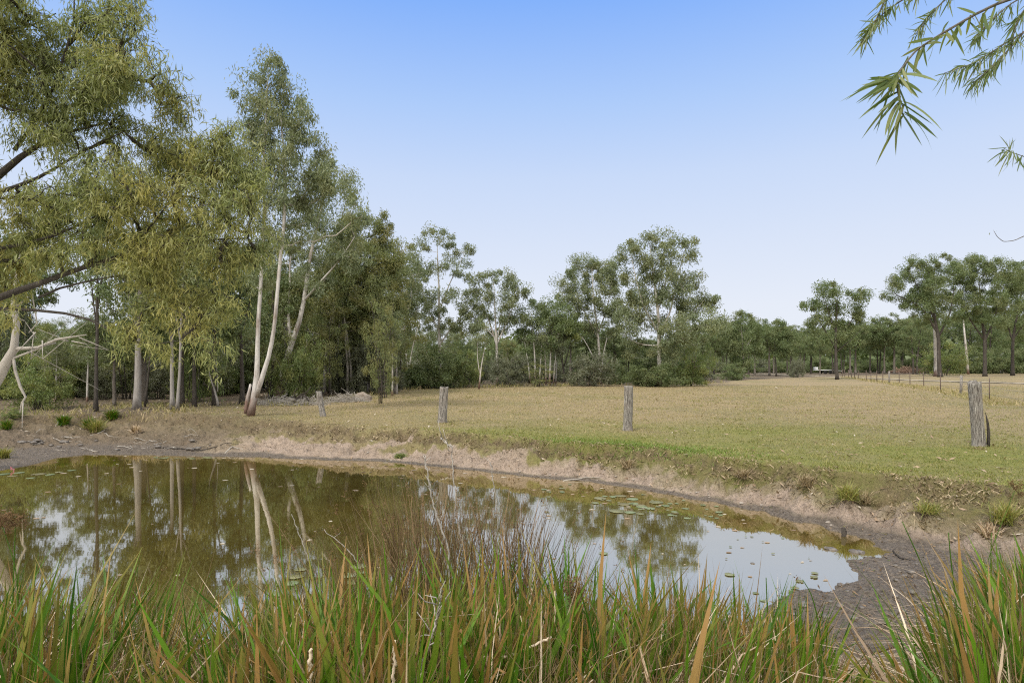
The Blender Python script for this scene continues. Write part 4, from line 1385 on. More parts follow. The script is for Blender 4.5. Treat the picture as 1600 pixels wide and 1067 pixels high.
def stick(pxs, r, label, mat='dead_wood', name="stick", lift=0.015, group=None):
    P = []
    for px, py in pxs:
        X, Y, Z = hit(px, py)
        P.append((X, Y, max(Z, 0) + lift))
    P = np.array(P)
    n = 4
    k = np.linspace(0, len(P) - 1, (len(P) - 1) * n + 1)
    Q = np.stack([np.interp(k, range(len(P)), P[:, i]) for i in range(3)], -1) + R.normal(size=(len(k), 3)) * 0.012
    mb = MB()
    mb.tube(Q, np.linspace(r, r * .35, len(Q)), 6, wob=.1)
    return tag(mb.build(name, mat, None, P[0], True, P[0]), label, "stick", group)


stick([(1300, 988), (1340, 980), (1390, 976), (1440, 980), (1470, 976)], .02, "long weathered stick half sunk in the mud behind the right reeds", "bark_brown", lift=.0)
stick([(690, 690), (700, 697), (707, 706)], .035, "pale bent stick poking over the lip of the sandy bank", lift=.05)
stick([(300, 706), (330, 702), (355, 694), (372, 696)], .02, "dark thin stick on the mud at the left water edge", 'bark_dark')
stick([(255, 700), (290, 703), (320, 700)], .025, "dark stick lying on the shore left of the thin one", 'bark_dark')
stick([(352, 708), (364, 702), (380, 704)], .02, "short forked pale stick at the water edge below the sandy bank")
stick([(880, 752), (925, 748), (960, 750)], .012, "thin twig along the waterline below the dark-cracked post")
stick([(1395, 865), (1405, 872), (1420, 878)], .014, "short curved twig on the mud beyond the pond tip", 'bark_dark')
stick([(100, 652), (92, 664), (86, 672)], .02, "straight pale stick leaning on the mud at the left shore", lift=.08)
for i in range(26):
    px, py = R.uniform(20, 330), R.uniform(672, 706)
    a = R.uniform(-.35, .35)
    L = R.uniform(8, 26)
    stick([(px, py), (px + L * .5, py + L * .5 * a + R.normal()), (px + L, py + L * a)], R.uniform(.008, .02),
          "thin grey stick among the debris on the left mudflat", 'dead_wood', "stick", .02, "debris sticks on the left mudflat")
for i in range(18):
    px, py = R.uniform(30, 330), R.uniform(688, 704)
    x, y, z = hit(px, py)
    o = blob_mesh("mud_clod", R.uniform(.06, .16), 'mud_clod', i, (x, y, z + .02), .45, sub=2)
    tag(o, "dark lump of mud on the left mudflat", "mud clod", "mud clods on the left mudflat")
for i in range(60):
    px, py = R.uniform(1200, 1480), R.uniform(880, 990)
    x, y, z = hit(px, py)
    if z < 0.005:
        continue
    o = blob_mesh("mud_clod", R.uniform(.015, .05), 'mud_clod', i, (x, y, z + .004), .5, sub=2)
    tag(o, "small dark clod on the trampled mud by the pond tip", "mud clod", "mud clods by the pond tip")
for i in range(26):
    px = R.uniform(480, 1330)
    sx = np.interp(px, [480, 700, 840, 1000, 1100, 1200, 1330], [716, 729, 745, 762, 780, 798, 836])
    x, y, z = hit(px, sx - R.uniform(3, 9))
    o = blob_mesh("stone", R.uniform(.015, .045), 'stone', i, (x, y, max(z, 0) + .005), .5, sub=2)
    tag(o, "small pale stone along the far waterline", "stone", "stones along the waterline")
x, y, z = hit(1318, 838)
mb = MB()
mb.tube([(x, y, z - .02), (x + .01, y, z + .06), (x, y + .01, z + .13)], [.035, .04, .03], 7, wob=.15)
tag(mb.build("stump", 'bark_dark', None, (x, y, z), True, (x, y, z)), "tiny dark stump at the waterline near the pond tip", "stump")
for px, py, r, lab in ((1298, 858, .09, "dark weed clump breaking the water near the pond tip"), (944, 755, .06, "small black snag at the water edge below the mid-paddock post"),
                       (1176, 880, .03, "small brown floating lump mid-reflection"), (1340, 862, .10, "dark flat mud hump at the mouth of the pond tip"), (822, 740, .06, "dark snag at the foot of the sandy bank")):
    x, y = wat(px, py)
    o = blob_mesh("snag", r, 'mud_clod', int(px), (x, y, .0), .35, sub=3, rough=.6)
    tag(o, lab, "snag")

# distant things on the right: a trailer with logs, two pale buildings
x, y, z = hit(1292, 584)
y = 135.0
x = (1290 - CX) / F * y
z = gz(x, y)
e = empty("farm_trailer", (x, y, z), "white flatbed trailer parked in the shade left of the lone gum", "trailer")
mb = MB()


def box(mb, c, s):
    c, s = np.array(c, float), np.array(s, float) / 2
    V = np.array([[sx, sy, sz] for sx in (-1, 1) for sy in (-1, 1) for sz in (-1, 1)]) * s + c
    mb.add(V, [(0, 1, 3, 2), (4, 6, 7, 5), (0, 4, 5, 1), (2, 3, 7, 6), (0, 2, 6, 4), (1, 5, 7, 3)])


box(mb, (0, 0, .85), (4.6, 2, .16))
box(mb, (-2.2, 0, 1.2), (.1, 2, .6))
mb.build("deck", 'white_paint', e)
mb = MB()
mb.tube([(2.3, 0, .8), (3.6, 0, .62)], .06, 6)
mb.build("drawbar", 'white_paint', e)
for dx in (-.6, .5):
    for dy in (-1.05, 1.05):
        mb = MB()
        mb.tube([(dx, dy - .1, .4), (dx, dy + .1, .4)], .4, 16)
        mb.build("wheel", 'tyre', e)


def house(name, label, px, D, w, h, dep, roofh, wall, zo=0.0):
    x, y = (px - CX) / F * D, D
    z = gz(x, y)
    e = empty(name, (x, y, z), label, "house")
    mb = MB()
    box(mb, (0, 0, h / 2), (w, dep, h))
    mb.build("wall", wall, e)
    mb = MB()
    a, b = w / 2 + .5, dep / 2 + .5
    V = [(-a, -b, h), (a, -b, h), (a, b, h), (-a, b, h), (-a, 0, h + roofh), (a, 0, h + roofh)]
    mb.add(V, [(0, 1, 5, 4), (2, 3, 4, 5), (0, 3, 2, 1)], [(0, 4, 3), (1, 2, 5)])
    mb.build("roof", 'roof_iron', e)
    for k in (-.3, .05, .35):
        mb = MB()
        box(mb, (k * w, -dep / 2 - .02, h * .55), (w * .1, .06, h * .4))
        mb.build("window", 'glass', e)
    mb = MB()
    box(mb, (.2 * w, -dep / 2 - .02, h * .4), (w * .06, .07, h * .8))
    mb.build("door", 'bark_brown', e)


house("farm_house", "white-roofed house glimpsed through the hedge beyond the driveway", 1528, 150, 11, 2.8, 7, 1.2, 'white_paint')
house("farm_house", "pale house roof showing above the hedge at the right edge", 1580, 155, 9, 3.6, 7, 1.4, 'white_paint')
house("farm_shed", "small white shed between the green gums at the far paddock corner", 1189, 165, 1.3, 1.6, 1.5, .3, 'white_paint')

# dead hanging branch and pale leaning gum at the left edge
DB = 15.0
mb, e0 = MB(), (-14.6, DB, gz(-14.6, DB))
mb.tube([at(-60, 690, DB), at(-30, 630, DB), at(0, 585, DB), at(22, 545, DB), at(26, 505, DB), at(22, 470, DB), at(26, 430, DB), at(32, 390, DB)], [.2, .17, .13, .09, .07, .06, .045, .02], 9, wob=.05)
mb.tube([at(22, 545, DB), at(60, 543, DB), at(90, 530, DB), at(135, 523, DB)], [.05, .04, .03, .012], 6)
mb.tube([at(24, 480, DB), at(50, 460, DB), at(58, 505, DB), at(45, 520, DB)], [.03, .02, .015, .01], 5)
ew = empty("dead_gum", tuple(at(-60, 690, DB) * np.array([1, 1, 0]) + np.array([0, 0, e0[2]])), "leaning pale dead gum at the left edge with a twisted hanging branch", "dead tree")
oo = tuple(ew.location)
mb.build("trunk", 'dead_wood', ew, oo, True)
mb = MB()
mb.tube([at(20, 552, DB), at(24, 580, DB), at(32, 605, DB), at(40, 620, DB), at(34, 630, DB), at(31, 645, DB)], [.035, .032, .03, .028, .02, .01], 6, wob=.1)
mb.tube([at(36, 627, DB), at(35, 650, DB), at(34.5, 668, DB)], [.018, .012, .01], 5, wob=.1)
mb.build("hanging_branch", 'dead_wood', ew, oo, True)
mb = MB()
mb.tube([at(-20, 600, DB), at(20, 560, DB), at(60, 545, DB)], [.04, .03, .02], 5)
for q in range(9):
    a_ = at(R.uniform(20, 130), R.uniform(500, 545), DB)
    mb.tube([a_, a_ + R.normal(size=3) * .35, a_ + R.normal(size=3) * .6 - np.array([0, 0, .3])], [.015, .01, .004], 4)
mb.build("twigs", 'dead_wood', ew, oo)


# ------------------------------------------------------------------ tussocks and sedges as things
def blades(mb, base, n, h, spread, w, curve=0.5, seg=5, c=None, hvar=.35, twist=0.0, lean=(0, 0)):
    base = np.broadcast_to(base, (n, 3)).copy()
    az = R.uniform(0, 2 * np.pi, n)
    H = h * (1 - hvar * R.random(n))
    tilt = np.abs(R.normal(size=n)) * spread
    cur = curve * (0.3 + R.random(n))
    dirh = np.stack([np.cos(az), np.sin(az), np.zeros(n)], -1)
    t = np.linspace(0, 1, seg)
    out = np.sin(tilt)[:, None] * t + cur[:, None] * t ** 2.6 * 0.5
    up = np.cos(tilt)[:, None] * t - (cur[:, None] ** 1.5) * t ** 3 * 0.35
    P = base[:, None] + H[:, None, None] * (dirh[:, None] * out[..., None] + np.array([0, 0, 1.0]) * up[..., None])
    P += H[:, None, None] * np.array([lean[0], lean[1], 0]) * (t ** 1.5)[None, :, None]
    sa = az + np.pi / 2 + R.normal(size=n) * 0.7
    side = np.stack([np.cos(sa), np.sin(sa), np.zeros(n)], -1)
    ww = w * (0.6 + 0.8 * R.random(n))[:, None] * 0.5 * np.array([(1 - tt ** 2.2) * 0.95 + 0.05 for tt in t])[None]
    mb.strips(P, side, ww, R.random(n), np.clip((R.random(n) ** 2 if c is None else c + R.normal(size=n) * .12), 0, 1))
    return P


def tussock(px, py, n, h, spread, w, mat, label, name="grass_tussock", group=None, curve=.8):
    x, y, z = hit(px, py)
    mb = MB()
    b = np.stack([x + R.normal(size=n) * .06, y + R.normal(size=n) * .06, np.full(n, max(z, 0) - .02)], -1)
    blades(mb, b, n, h, spread, w, curve)
    return tag(mb.build(name, mat, None, (x, y, z), False, (x, y, z)), label, "grass tussock", group)


M['lush'] = leaf_mat('lush', (0.13, 0.20, 0.035), (0.25, 0.32, 0.075), (0.33, 0.32, 0.11), 0.3)
M['tuss_y'] = leaf_mat('tuss_y', (0.17, 0.21, 0.045), (0.34, 0.31, 0.09), (0.44, 0.32, 0.14), 0.3)
tussock(150, 676, 260, .62, .45, .022, 'tuss_y', "bright yellow-green tussock on the left shore")
tussock(140, 672, 200, .6, .4, .022, 'reed_green', "dark green tussock behind the bright one on the left shore")
tussock(212, 676, 150, .40, .5, .02, 'reed_dry', "small rusty tussock on the sandy left shore")
tussock(1570, 820, 260, .42, .7, .014, 'tuss_y', "yellow-orange grass tussock at the foot of the right bank")
tussock(1545, 838, 160, .30, .9, .012, 'reed_dry', "dry straw tussock left of the yellow-orange one on the right bank")
tussock(1325, 778, 260, .36, .8, .014, 'tuss_y', "drooping green and straw tussock hanging over the bank below the thick post")
tussock(1262, 765, 180, .30, .8, .014, 'straw', "straw tussock on the bank edge left of the green drooping one")
tussock(1350, 785, 160, .28, .9, .012, 'straw', "dead brown tussock right of the green drooping one")
tussock(1450, 800, 160, .26, .9, .012, 'tuss_y', "small green tussock on the bare bank near the pond tip")
tussock(1160, 745, 200, .28, .9, .013, 'straw', "dead grass tuft overhanging the bank above the tree reflection")
tussock(980, 735, 200, .30, .8, .013, 'straw', "dead grass tuft on the bank directly below the mid-paddock post")
tussock(625, 715, 240, .20, .9, .02, 'leaf_bright', "low dark green weed patch on the sandy bank", "weed_patch")
tussock(100, 664, 400, .5, .4, .02, 'reed_green', "tall green grass clump where mud meets the trees on the left")
tussock(175, 655, 400, .5, .5, .02, 'reed_green', "green grass clump behind the rusty tussock")
tussock(5, 715, 300, .4, .5, .015, 'tuss_y', "yellow-green grass clump at the left frame edge above the lilies")
tussock(10, 670, 300, .45, .5, .015, 'reed_green', "green grass clump at the left edge beneath the dead gum")
tussock(1530, 702, 90, .12, 1.0, .012, 'straw', "sparse dead tuft on the bare soil round the hollow post")


# ------------------------------------------------------------------ grass as stuff
def scatter_polar(n, r0, r1, a0=-0.74, a1=0.74, pw=1.0):
    th = R.uniform(a0, a1, n)
    r = np.exp(R.uniform(math.log(r0), math.log(r1), n))
    y = r
    return y * np.tan(th), y


def grass_layer(name, label, n, r0, r1, mask, h, w, mat, cfun, lay=0.5, seg=3, fall=0.0, **kw):
    x, y = scatter_polar(n, r0, r1, **kw)
    z, d, t, mudm, flat, bw = ground(x, y, True)
    keep = R.random(n) < mask(x, y, d, t, mudm)
    x, y, z, d, t = x[keep], y[keep], z[keep], d[keep], t[keep]
    m = len(x)
    az = R.uniform(0, 6.283, m)
    hh = h(x, y, d, t) * (0.5 + R.random(m))
    tilt = np.abs(R.normal(size=m)) * lay
    tt = np.linspace(0, 1, seg)
    dr = np.stack([np.cos(az), np.sin(az), np.zeros(m)], -1)
    P = np.stack([x, y, z - .005], -1)[:, None] + hh[:, None, None] * (dr[:, None] * (np.sin(tilt)[:, None] * tt + 0.35 * tt ** 2)[..., None] + np.array([0, 0, 1.]) * (np.cos(tilt)[:, None] * tt * (1 - .25 * tt))[..., None])
    if fall:
        P[:, :, 2] -= (hh * fall)[:, None] * tt ** 2
    sa = R.uniform(0, 6.283, m)
    side = np.stack([np.cos(sa), np.sin(sa), np.zeros(m)], -1)
    ww = (w * (1 + y / 16) * (0.6 + .8 * R.random(m)))[:, None] * 0.5 * (1 - tt ** 2 * .9)[None]
    mb = MB()
    mb.strips(P, side, ww, R.random(m), np.clip(cfun(x, y, d, t) + R.normal(size=m) * .15, 0, 1))
    tag(mb.build(name, mat), label, "grass", kind="stuff")


grass_layer("paddock_grass", "short dry and green grass covering the paddock", 330000, 9, 48,
            lambda x, y, d, t, mud: (t > .85) * (1 - forest(x, y)) * (d > .5) * (0.35 + .9 * fbm(x * 1.1, y * 1.1, 101, 3)),
            lambda x, y, d, t: .030 + .0011 * y, .0065, 'grass',
            lambda x, y, d, t: np.clip((y - 12 + 16 * (fbm(x / 2.6, y / 2.6, 103, 3) - .5) - 0.25 * x) / 9, 0.05, .95) * .8, lay=.7)
grass_layer("grass_tufts", "ragged taller grass tufts dotted over the paddock", 150000, 9, 40,
            lambda x, y, d, t, mud: (t > .95) * (1 - forest(x, y)) * (d > .6) * np.clip((fbm(x * 1.5, y * 1.5, 141, 3) - .60) * 14, 0, 1),
            lambda x, y, d, t: .06 + .0011 * y, .008, 'grass', lambda x, y, d, t: .9 * fbm(x / 2, y / 2, 143, 2), lay=.8)
grass_layer("bank_grass", "longer green grass along the top of the bank", 60000, 9, 19,
            lambda x, y, d, t, mud: np.exp(-((t - 1.35) / .38) ** 2) * (x > -3) * (.15 + 1.2 * (fbm(x * .8, y * .8, 111, 3) > .48)) * (d < 6),
            lambda x, y, d, t: .075 + 0 * x, .008, 'tuss_y', lambda x, y, d, t: .15 + 0 * x, lay=.6)
grass_layer("lush_grass", "lush bright green grass patch on the bank above the lily pads", 60000, 11, 17,
            lambda x, y, d, t, mud: (t > .7) * np.exp(-(((x - 2.8) / 1.6) ** 2 + ((y - 14.5 + .55 * (x - 2.8)) / .7) ** 2)) * np.clip(fbm(x * 2, y * 2, 151, 3) * 2.2, 0, 1),
            lambda x, y, d, t: .075 + 0 * x, .010, 'lush', lambda x, y, d, t: .2 + 0 * x, lay=.6, a0=-.1, a1=.4)
grass_layer("dead_bank_grass", "dead straw hanging over the eroded bank edge", 260000, 7, 24,
            lambda x, y, d, t, mud: np.where(x > 1.5, np.exp(-(np.clip(np.abs(t - .75) - .22, 0, 9) / .16) ** 2), np.exp(-((t - .84) / .17) ** 2)) * (d < 5.5) * (d > .3) * (x > -9) * np.clip((fbm(x * 1.9, y * 1.9, 113, 3) - .34) * 5, 0, 1),
            lambda x, y, d, t: .07 + .12 * fbm(x * 1.4, y * 1.4, 118, 2), .013, 'straw', lambda x, y, d, t: np.clip(.85 - 1.2 * (fbm(x * 2.3, y * 2.3, 115, 3)), 0, 1) + .1, lay=1.0, fall=.55)
grass_layer("thicket_grass", "rank grass at the edge of the thickets", 60000, 22, 60,
            lambda x, y, d, t, mud: (forest(x, y) > .15) * (forest(x, y) < .999) * .8,
            lambda x, y, d, t: .16 + .004 * y, .012, 'grass', lambda x, y, d, t: .35 + .6 * (fbm(x / 2, y / 2, 117, 3)), lay=.4)
grass_layer("fence_grass", "long dry grass along the wire fence", 30000, 27, 90,
            lambda x, y, d, t, mud: (np.abs((x - A0[0]) * (A1[1] - A0[1]) - (y - A0[1]) * (A1[0] - A0[0])) / np.hypot(*(A1 - A0)) < .8) * .9,
            lambda x, y, d, t: .22 + 0 * x, .012, 'grass', lambda x, y, d, t: .7 + 0 * x, lay=.4, a0=.4, a1=.74)


def litter(name, label, n, r0, r1, mask, size, mat='litter', **kw):
    x, y = scatter_polar(n, r0, r1, **kw)
    z, d, t, mudm, flat, bw = ground(x, y, True)
    keep = R.random(n) < mask(x, y, d, t, mudm)
    x, y, z = x[keep], y[keep], z[keep]
    m = len(x)
    mb = MB()
    az = R.uniform(0, 6.283, m)
    L = size * (.5 + R.random(m)) * (1 + y / 25)
    d_ = np.stack([np.cos(az), np.sin(az), R.normal(size=m) * .25], -1)
    s_ = np.stack([-np.sin(az), np.cos(az), R.normal(size=m) * .35], -1)
    P = np.stack([x, y, z + .012], -1)
    V = np.stack([P, P + d_ * L[:, None] * .5 - s_ * L[:, None] * .14, P + d_ * L[:, None] * .5 + s_ * L[:, None] * .14, P + d_ * L[:, None]], 1)
    b = np.arange(m) * 4
    mb.add(V.reshape(-1, 3), None, np.concatenate([np.stack([b, b + 1, b + 2], -1), np.stack([b + 1, b + 3, b + 2], -1)]), np.repeat(R.random(m), 4), np.repeat(R.random(m) ** 3, 4))
    tag(mb.build(name, mat), label, "leaf litter", kind="stuff")


litter("leaf_litter", "scattered dead leaves on the paddock and banks", 26000, 6, 45, lambda x, y, d, t, m: (d > .05) * (m < .3) * (.16 + .9 * forest(x, y) + .5 * (t < 1) + .5 * (np.hypot(x + 10.4, y - 24.4) < 1.5)), .07)
# bits of leaf and scum afloat
x_ = R.uniform(-12.5, 5.5, 900)
y_ = R.uniform(4.5, 18, 900)
dd_ = pond_dist(x_, y_)
kp = (dd_ < -.05) & (R.random(900) < np.exp(dd_ / 1.6) * .9 + .06)
x_, y_ = x_[kp], y_[kp]
mbf = MB()
for q in range(len(x_)):
    r_ = R.uniform(.01, .035) * (1 + y_[q] / 20)
    a_ = np.arange(6) / 6 * 2 * np.pi + R.random()
    rr2 = r_ * R.uniform(.5, 1.2, 6)
    mbf.add(np.stack([x_[q] + rr2 * np.cos(a_) * 1.3, y_[q] + rr2 * np.sin(a_), np.full(6, .006)], -1), None, [(0, i, i + 1) for i in range(1, 5)], R.random(), R.random())
tag(mbf.build("floating_debris", 'litter'), "bits of leaf and scum floating on the pond", "debris", kind="stuff")
litter("mud_debris", "matted dead plant scraps on the mud", 16000, 5, 22, lambda x, y, d, t, m: (d > -.02) * (m > .25) * .8, .04, 'rush_brown')

# ------------------------------------------------------------------ lily pads: every pad a thing
def pad_mesh(seed):
    n = 22
    a0 = .16
    a = np.linspace(a0, 2 * np.pi - a0, n)
    r = 1 + 0.05 * np.sin(a * 3 + seed) + .03 * np.sin(a * 7 + seed * 2)
    V = np.vstack([[0, 0, .0], np.stack([r * np.cos(a), r * np.sin(a), .02 + .05 * np.clip(np.sin(a * 2 + seed), 0, 1)], -1)])
    low = V - np.array([0, 0, .03])
    V = np.vstack([V, low])
    i = np.arange(1, n)
    F3 = np.vstack([np.stack([np.zeros(n - 1, int), i, i + 1], -1), np.stack([np.full(n - 1, n + 1), i + n + 2, i + n + 1], -1)])
    F4 = np.stack([i, i + n + 1, i + n + 2, i + 1], -1)
    me = build_mesh("lily_pad", V, [F4, F3], {'v': np.full(len(V), R.random()), 'c': np.full(len(V), R.random() * .9)}, False)
    me.materials.append(M['lily'])
    return me


pads = [pad_mesh(s) for s in range(7)]


def pad(px, py, r, label, group):
    x, y = wat(px, py)
    o = bpy.data.objects.new("lily_pad", pads[int(R.integers(7))])
    COL.objects.link(o)
    o.location = (x, y, .006 + R.random() * .006)
    o.rotation_euler = (0, 0, R.uniform(0, 6.28))
    r *= .78
    o.scale = (r, r * R.uniform(.75, 1.0), r * .5)
    tag(o, label, "lily pad", group)


big = [(970, 775, .16), (988, 780, .15), (1025, 785, .18), (1003, 792, .14), (964, 799, .19), (984, 801, .13), (1000, 790, .12), (938, 779, .17), (930, 786, .10), (1040, 790, .12), (1000, 803, .10),
       (958, 776, .10), (975, 788, .16), (990, 787, .12), (1016, 795, .12)]
for px, py, r in big:
    pad(px, py, r, "pale green lily pad in the bright cluster by the far bank, before the tree reflection", "large pads in the far-bank cluster")
for i in range(46):
    px = R.uniform(850, 1130)
    py = np.interp(px, [850, 1130], [770, 805]) + R.normal() * 9
    pad(px, py, R.uniform(.03, .085), "tiny lily pad scattered round the far-bank cluster", "small scattered pads by the far bank")
for px, py, r in ((462, 902, .13), (455, 912, .12), (438, 927, .14), (545, 900, .11), (560, 885, .13), (552, 910, .12), (435, 940, .10), (470, 890, .10), (562, 895, .10), (575, 905, .1), (448, 934, .1)):
    pad(px, py, r, "green lily pad lying close behind the foreground reeds", "pads behind the foreground reeds")
for px, py, r in ((20, 744, .16), (60, 741, .2), (78, 742, .14), (48, 747, .12), (5, 741, .18), (92, 738, .12), (30, 739, .15), (112, 735, .14)):
    pad(px, py, r, "flat yellowish lily pad at the left end of the pond", "pads at the left end of the pond")
for i in range(18):
    pad(R.uniform(240, 340), R.uniform(714, 717), R.uniform(.07, .14), "lily pad in the thin line along the far left shore", "pads in a line along the far left shore")
for i in range(11):
    px, py = R.uniform(1150, 1290), R.uniform(895, 948)
    pad(px, py, R.uniform(.03, .07), "dull lily pad stranded near the muddy right shore", "pads near the muddy right shore")
for i in range(9):
    px, py = R.uniform(1120, 1310), R.uniform(838, 890)
    pad(px, py, R.uniform(.015, .035), "tiny dark pad floating on the bright sky reflection", "tiny pads on the sky reflection")
for px, py in ((943, 865), (1140, 898), (1065, 772)):
    pad(px, py, .08, "single lily pad floating apart in the tree reflection", "single pads apart in the tree reflection")

# a red scrap at the left shore
x, y = wat(18, 736)
mb = MB()
leaves(mb, np.array([[x, y, .05]] * 14) + R.normal(size=(14, 3)) * .02, .05, .03, -.3)
tag(mb.build("water_lily_flower", 'red', None, (x, y, .03), False, (x, y, .03)), "small pinkish red lily flower at the left water edge", "flower")


# ------------------------------------------------------------------ foreground reeds
TIPX = [-400, 0, 60, 110, 160, 230, 300, 350, 400, 450, 500, 550, 600, 640, 700, 800, 850, 900, 950, 1000, 1050, 1100, 1150, 1200, 1250, 1300, 1350, 1400, 1450, 1500, 1550, 1600, 2000]
TIPY = [870, 885, 905, 872, 895, 905, 965, 950, 935, 905, 880, 868, 850, 845, 850, 860, 860, 868, 885, 905, 895, 915, 920, 955, 945, 1030, 1065, 1065, 1045, 950, 885, 860, 850]


def reed_bases(n, x0, x1, y0, y1):
    y = R.uniform(y0, y1, n)
    px = R.uniform(x0, x1, n)
    x = (px - CX) / F * y
    z = np.maximum(ground(x, y), -.05)
    return x, y, z, px


def reed_layer(name, label, mat, n, x0, x1, y0, y1, w, lean_sd, curl, hmax, hmin, kind="stuff", seg=6, cval=None, clump=0.0, kink=0.0, tipoff=0.0, over=0.06, tipbrown=0.0):
    x, y, z, px = reed_bases(n, x0, x1, y0, y1)
    if clump:
        g = fbm(x * 3.2, y * 3.2, 131, 2)
        keep = R.random(n) < np.clip((g - .5) * 5 + 1 - clump, .04, 1)
        x, y, z, px = x[keep], y[keep], z[keep], px[keep]
    # the right-hand mud stays open
    keep = R.random(len(x)) > .45 * np.exp(-((px - 1370) / 60) ** 2) * (y > 2.4)
    x, y, z, px = x[keep], y[keep], z[keep], px[keep]
    m = len(x)
    lim = CH - (np.interp(px, TIPX, TIPY) + 6 + tipoff + R.normal(size=m) * 18 - HZ) / F * y - z
    H = R.uniform(hmin, hmax, m)
    H = np.minimum(H, np.maximum(lim * R.uniform(.75, 1.0 + over, m), .08))
    az = R.uniform(0, 6.283, m)
    tl = np.abs(R.normal(size=m)) * lean_sd
    t = np.linspace(0, 1, seg)
    dr = np.stack([np.cos(az), np.sin(az), np.zeros(m)], -1)
    cu = curl * R.random(m) ** 1.5
    outw = np.sin(tl)[:, None] * t + cu[:, None] * t ** 3
    up = np.cos(tl)[:, None] * t - cu[:, None] * t ** 3 * .55 * (cu[:, None] > .3)
    if kink:
        kt = R.uniform(.4, .8, m)[:, None]
        isk = (R.random(m) < kink)[:, None]
        ov = np.clip(t[None] - kt, 0, 1)
        kd = R.uniform(.6, 1.9, m)[:, None]
        up = up - isk * ov * kd
        outw = outw + isk * ov * R.uniform(.2, 1.0, m)[:, None]
    P = np.stack([x, y, z - .03], -1)[:, None] + H[:, None, None] * (dr[:, None] * outw[..., None] + np.array([0, 0, 1.]) * up[..., None])
    P[:, 1:-1] += R.normal(size=(m, seg - 2, 3)) * .008
    # blades mostly show an oblique face
    sa = R.uniform(0, 6.283, m)
    side = np.stack([np.cos(sa), np.sin(sa), np.zeros(m)], -1)
    tw = R.normal(size=(m, 1)) * .9 * t[None]
    side3 = np.stack([np.cos(sa[:, None] + tw), np.sin(sa[:, None] + tw), 0 * tw], -1)
    ww = (w * R.uniform(.45, 1.25, m))[:, None] * .5 * (1 - t ** 2.5)[None] * (0.75 + .4 * np.sin(t * 2.5))[None]
    mb = MB()
    cc = (R.random(m) ** 2.6) if cval is None else np.clip(cval + R.normal(size=m) * .3, 0, 1)
    if tipbrown:
        cc = cc[:, None] + tipbrown * R.random(m)[:, None] * sstep(.55, .95, t)[None]
    mb.strips(P, side3, ww, np.clip(R.random(m) * .8 + .2 * fbm(x * 2, y * 2, 137, 2), 0, 1), np.clip(cc, 0, 1))
    return tag(mb.build(name, mat), label, "reeds", kind=kind)


reed_layer("reed_bed", "dense green strap-leaved reeds lining the near bank", 'reed_green', 18500, -120, 1720, 2.0, 4.4, .042, .22, .35, 1.55, .9, clump=.8, over=.1, tipbrown=.75, kink=.14)
reed_layer("reed_bed", "finer green rushes mixed through the near reeds", 'reed_green', 5500, -120, 1720, 1.9, 4.4, .009, .28, .4, 1.5, .8, clump=.5, tipbrown=.7)
reed_layer("dry_reeds", "dry tan and brown curled leaves among the near reeds", 'reed_dry', 24000, -120, 1720, 1.9, 4.4, .017, .38, .8, 1.5, .6, kink=.85, tipoff=-14, clump=.45)
reed_layer("dry_rushes", "thin brown dead stems among the near reeds", 'rush_brown', 13000, -120, 1720, 1.8, 4.5, .006, .25, .3, 1.5, .8, kink=.25, tipoff=-10)
reed_layer("reed_litter", "matted dead reed leaves at the foot of the reeds", 'rush_brown', 12000, -140, 1740, 1.3, 4.3, .014, 1.0, .8, .4, .1, kink=.6)


def rush_clump(px0, px1, y0, y1, n, tipf, label, mat='rush_brown', w=.0085, lean=.14, heads=0.3, name="rush_clump", cval=.25, cat="rush clump"):
    px = R.uniform(px0, px1, n)
    y = R.uniform(y0, y1, n)
    x = (px - CX) / F * y
    z = np.maximum(ground(x, y), -.05)
    tip = tipf(px) + R.exponential(26, n) * R.choice([1, 1, 2.2], n)
    H = np.maximum(CH - (tip - HZ) / F * y - z, .3)
    az = R.uniform(0, 6.283, n)
    tl = np.abs(R.normal(size=n)) * lean
    t = np.linspace(0, 1, 7)
    dr = np.stack([np.cos(az), np.sin(az), np.zeros(n)], -1)
    cu = .22 * R.random(n)
    P = np.stack([x, y, z - .03], -1)[:, None] + H[:, None, None] * (dr[:, None] * (np.sin(tl)[:, None] * t + cu[:, None] * t ** 2.5)[..., None] + np.array([0, 0, 1.]) * (np.cos(tl)[:, None] * t)[..., None])
    sa = R.uniform(0, 6.283, n)
    side = np.stack([np.cos(sa), np.sin(sa), np.zeros(n)], -1)
    mb = MB()
    ww = (w * R.uniform(.6, 1.4, n))[:, None] * .5 * (1 - .7 * t)[None]
    mb.strips(P, side, ww, R.random(n), np.clip(cval + R.normal(size=n) * .25, 0, 1))
    b = (float(x.mean()), float(y.mean()), float(max(z.mean(), 0)))
    e = empty(name, b, label, cat)
    mb.build("stems", mat, e, b)
    pick = R.random(n) < heads
    T = P[pick][:70]
    if len(T):
        for Q in T:
            hs = MB()
            f = R.uniform(.82, .97)
            c0 = Q[-2] * (1 - f) + Q[-1] * f
            pts_ = c0 + R.normal(size=(12, 3)) * np.array([.006, .006, .018])
            leaves(hs, pts_, .016, .006, 0.0)
            hs.build("seed_head", 'seed', e, b)
    return e


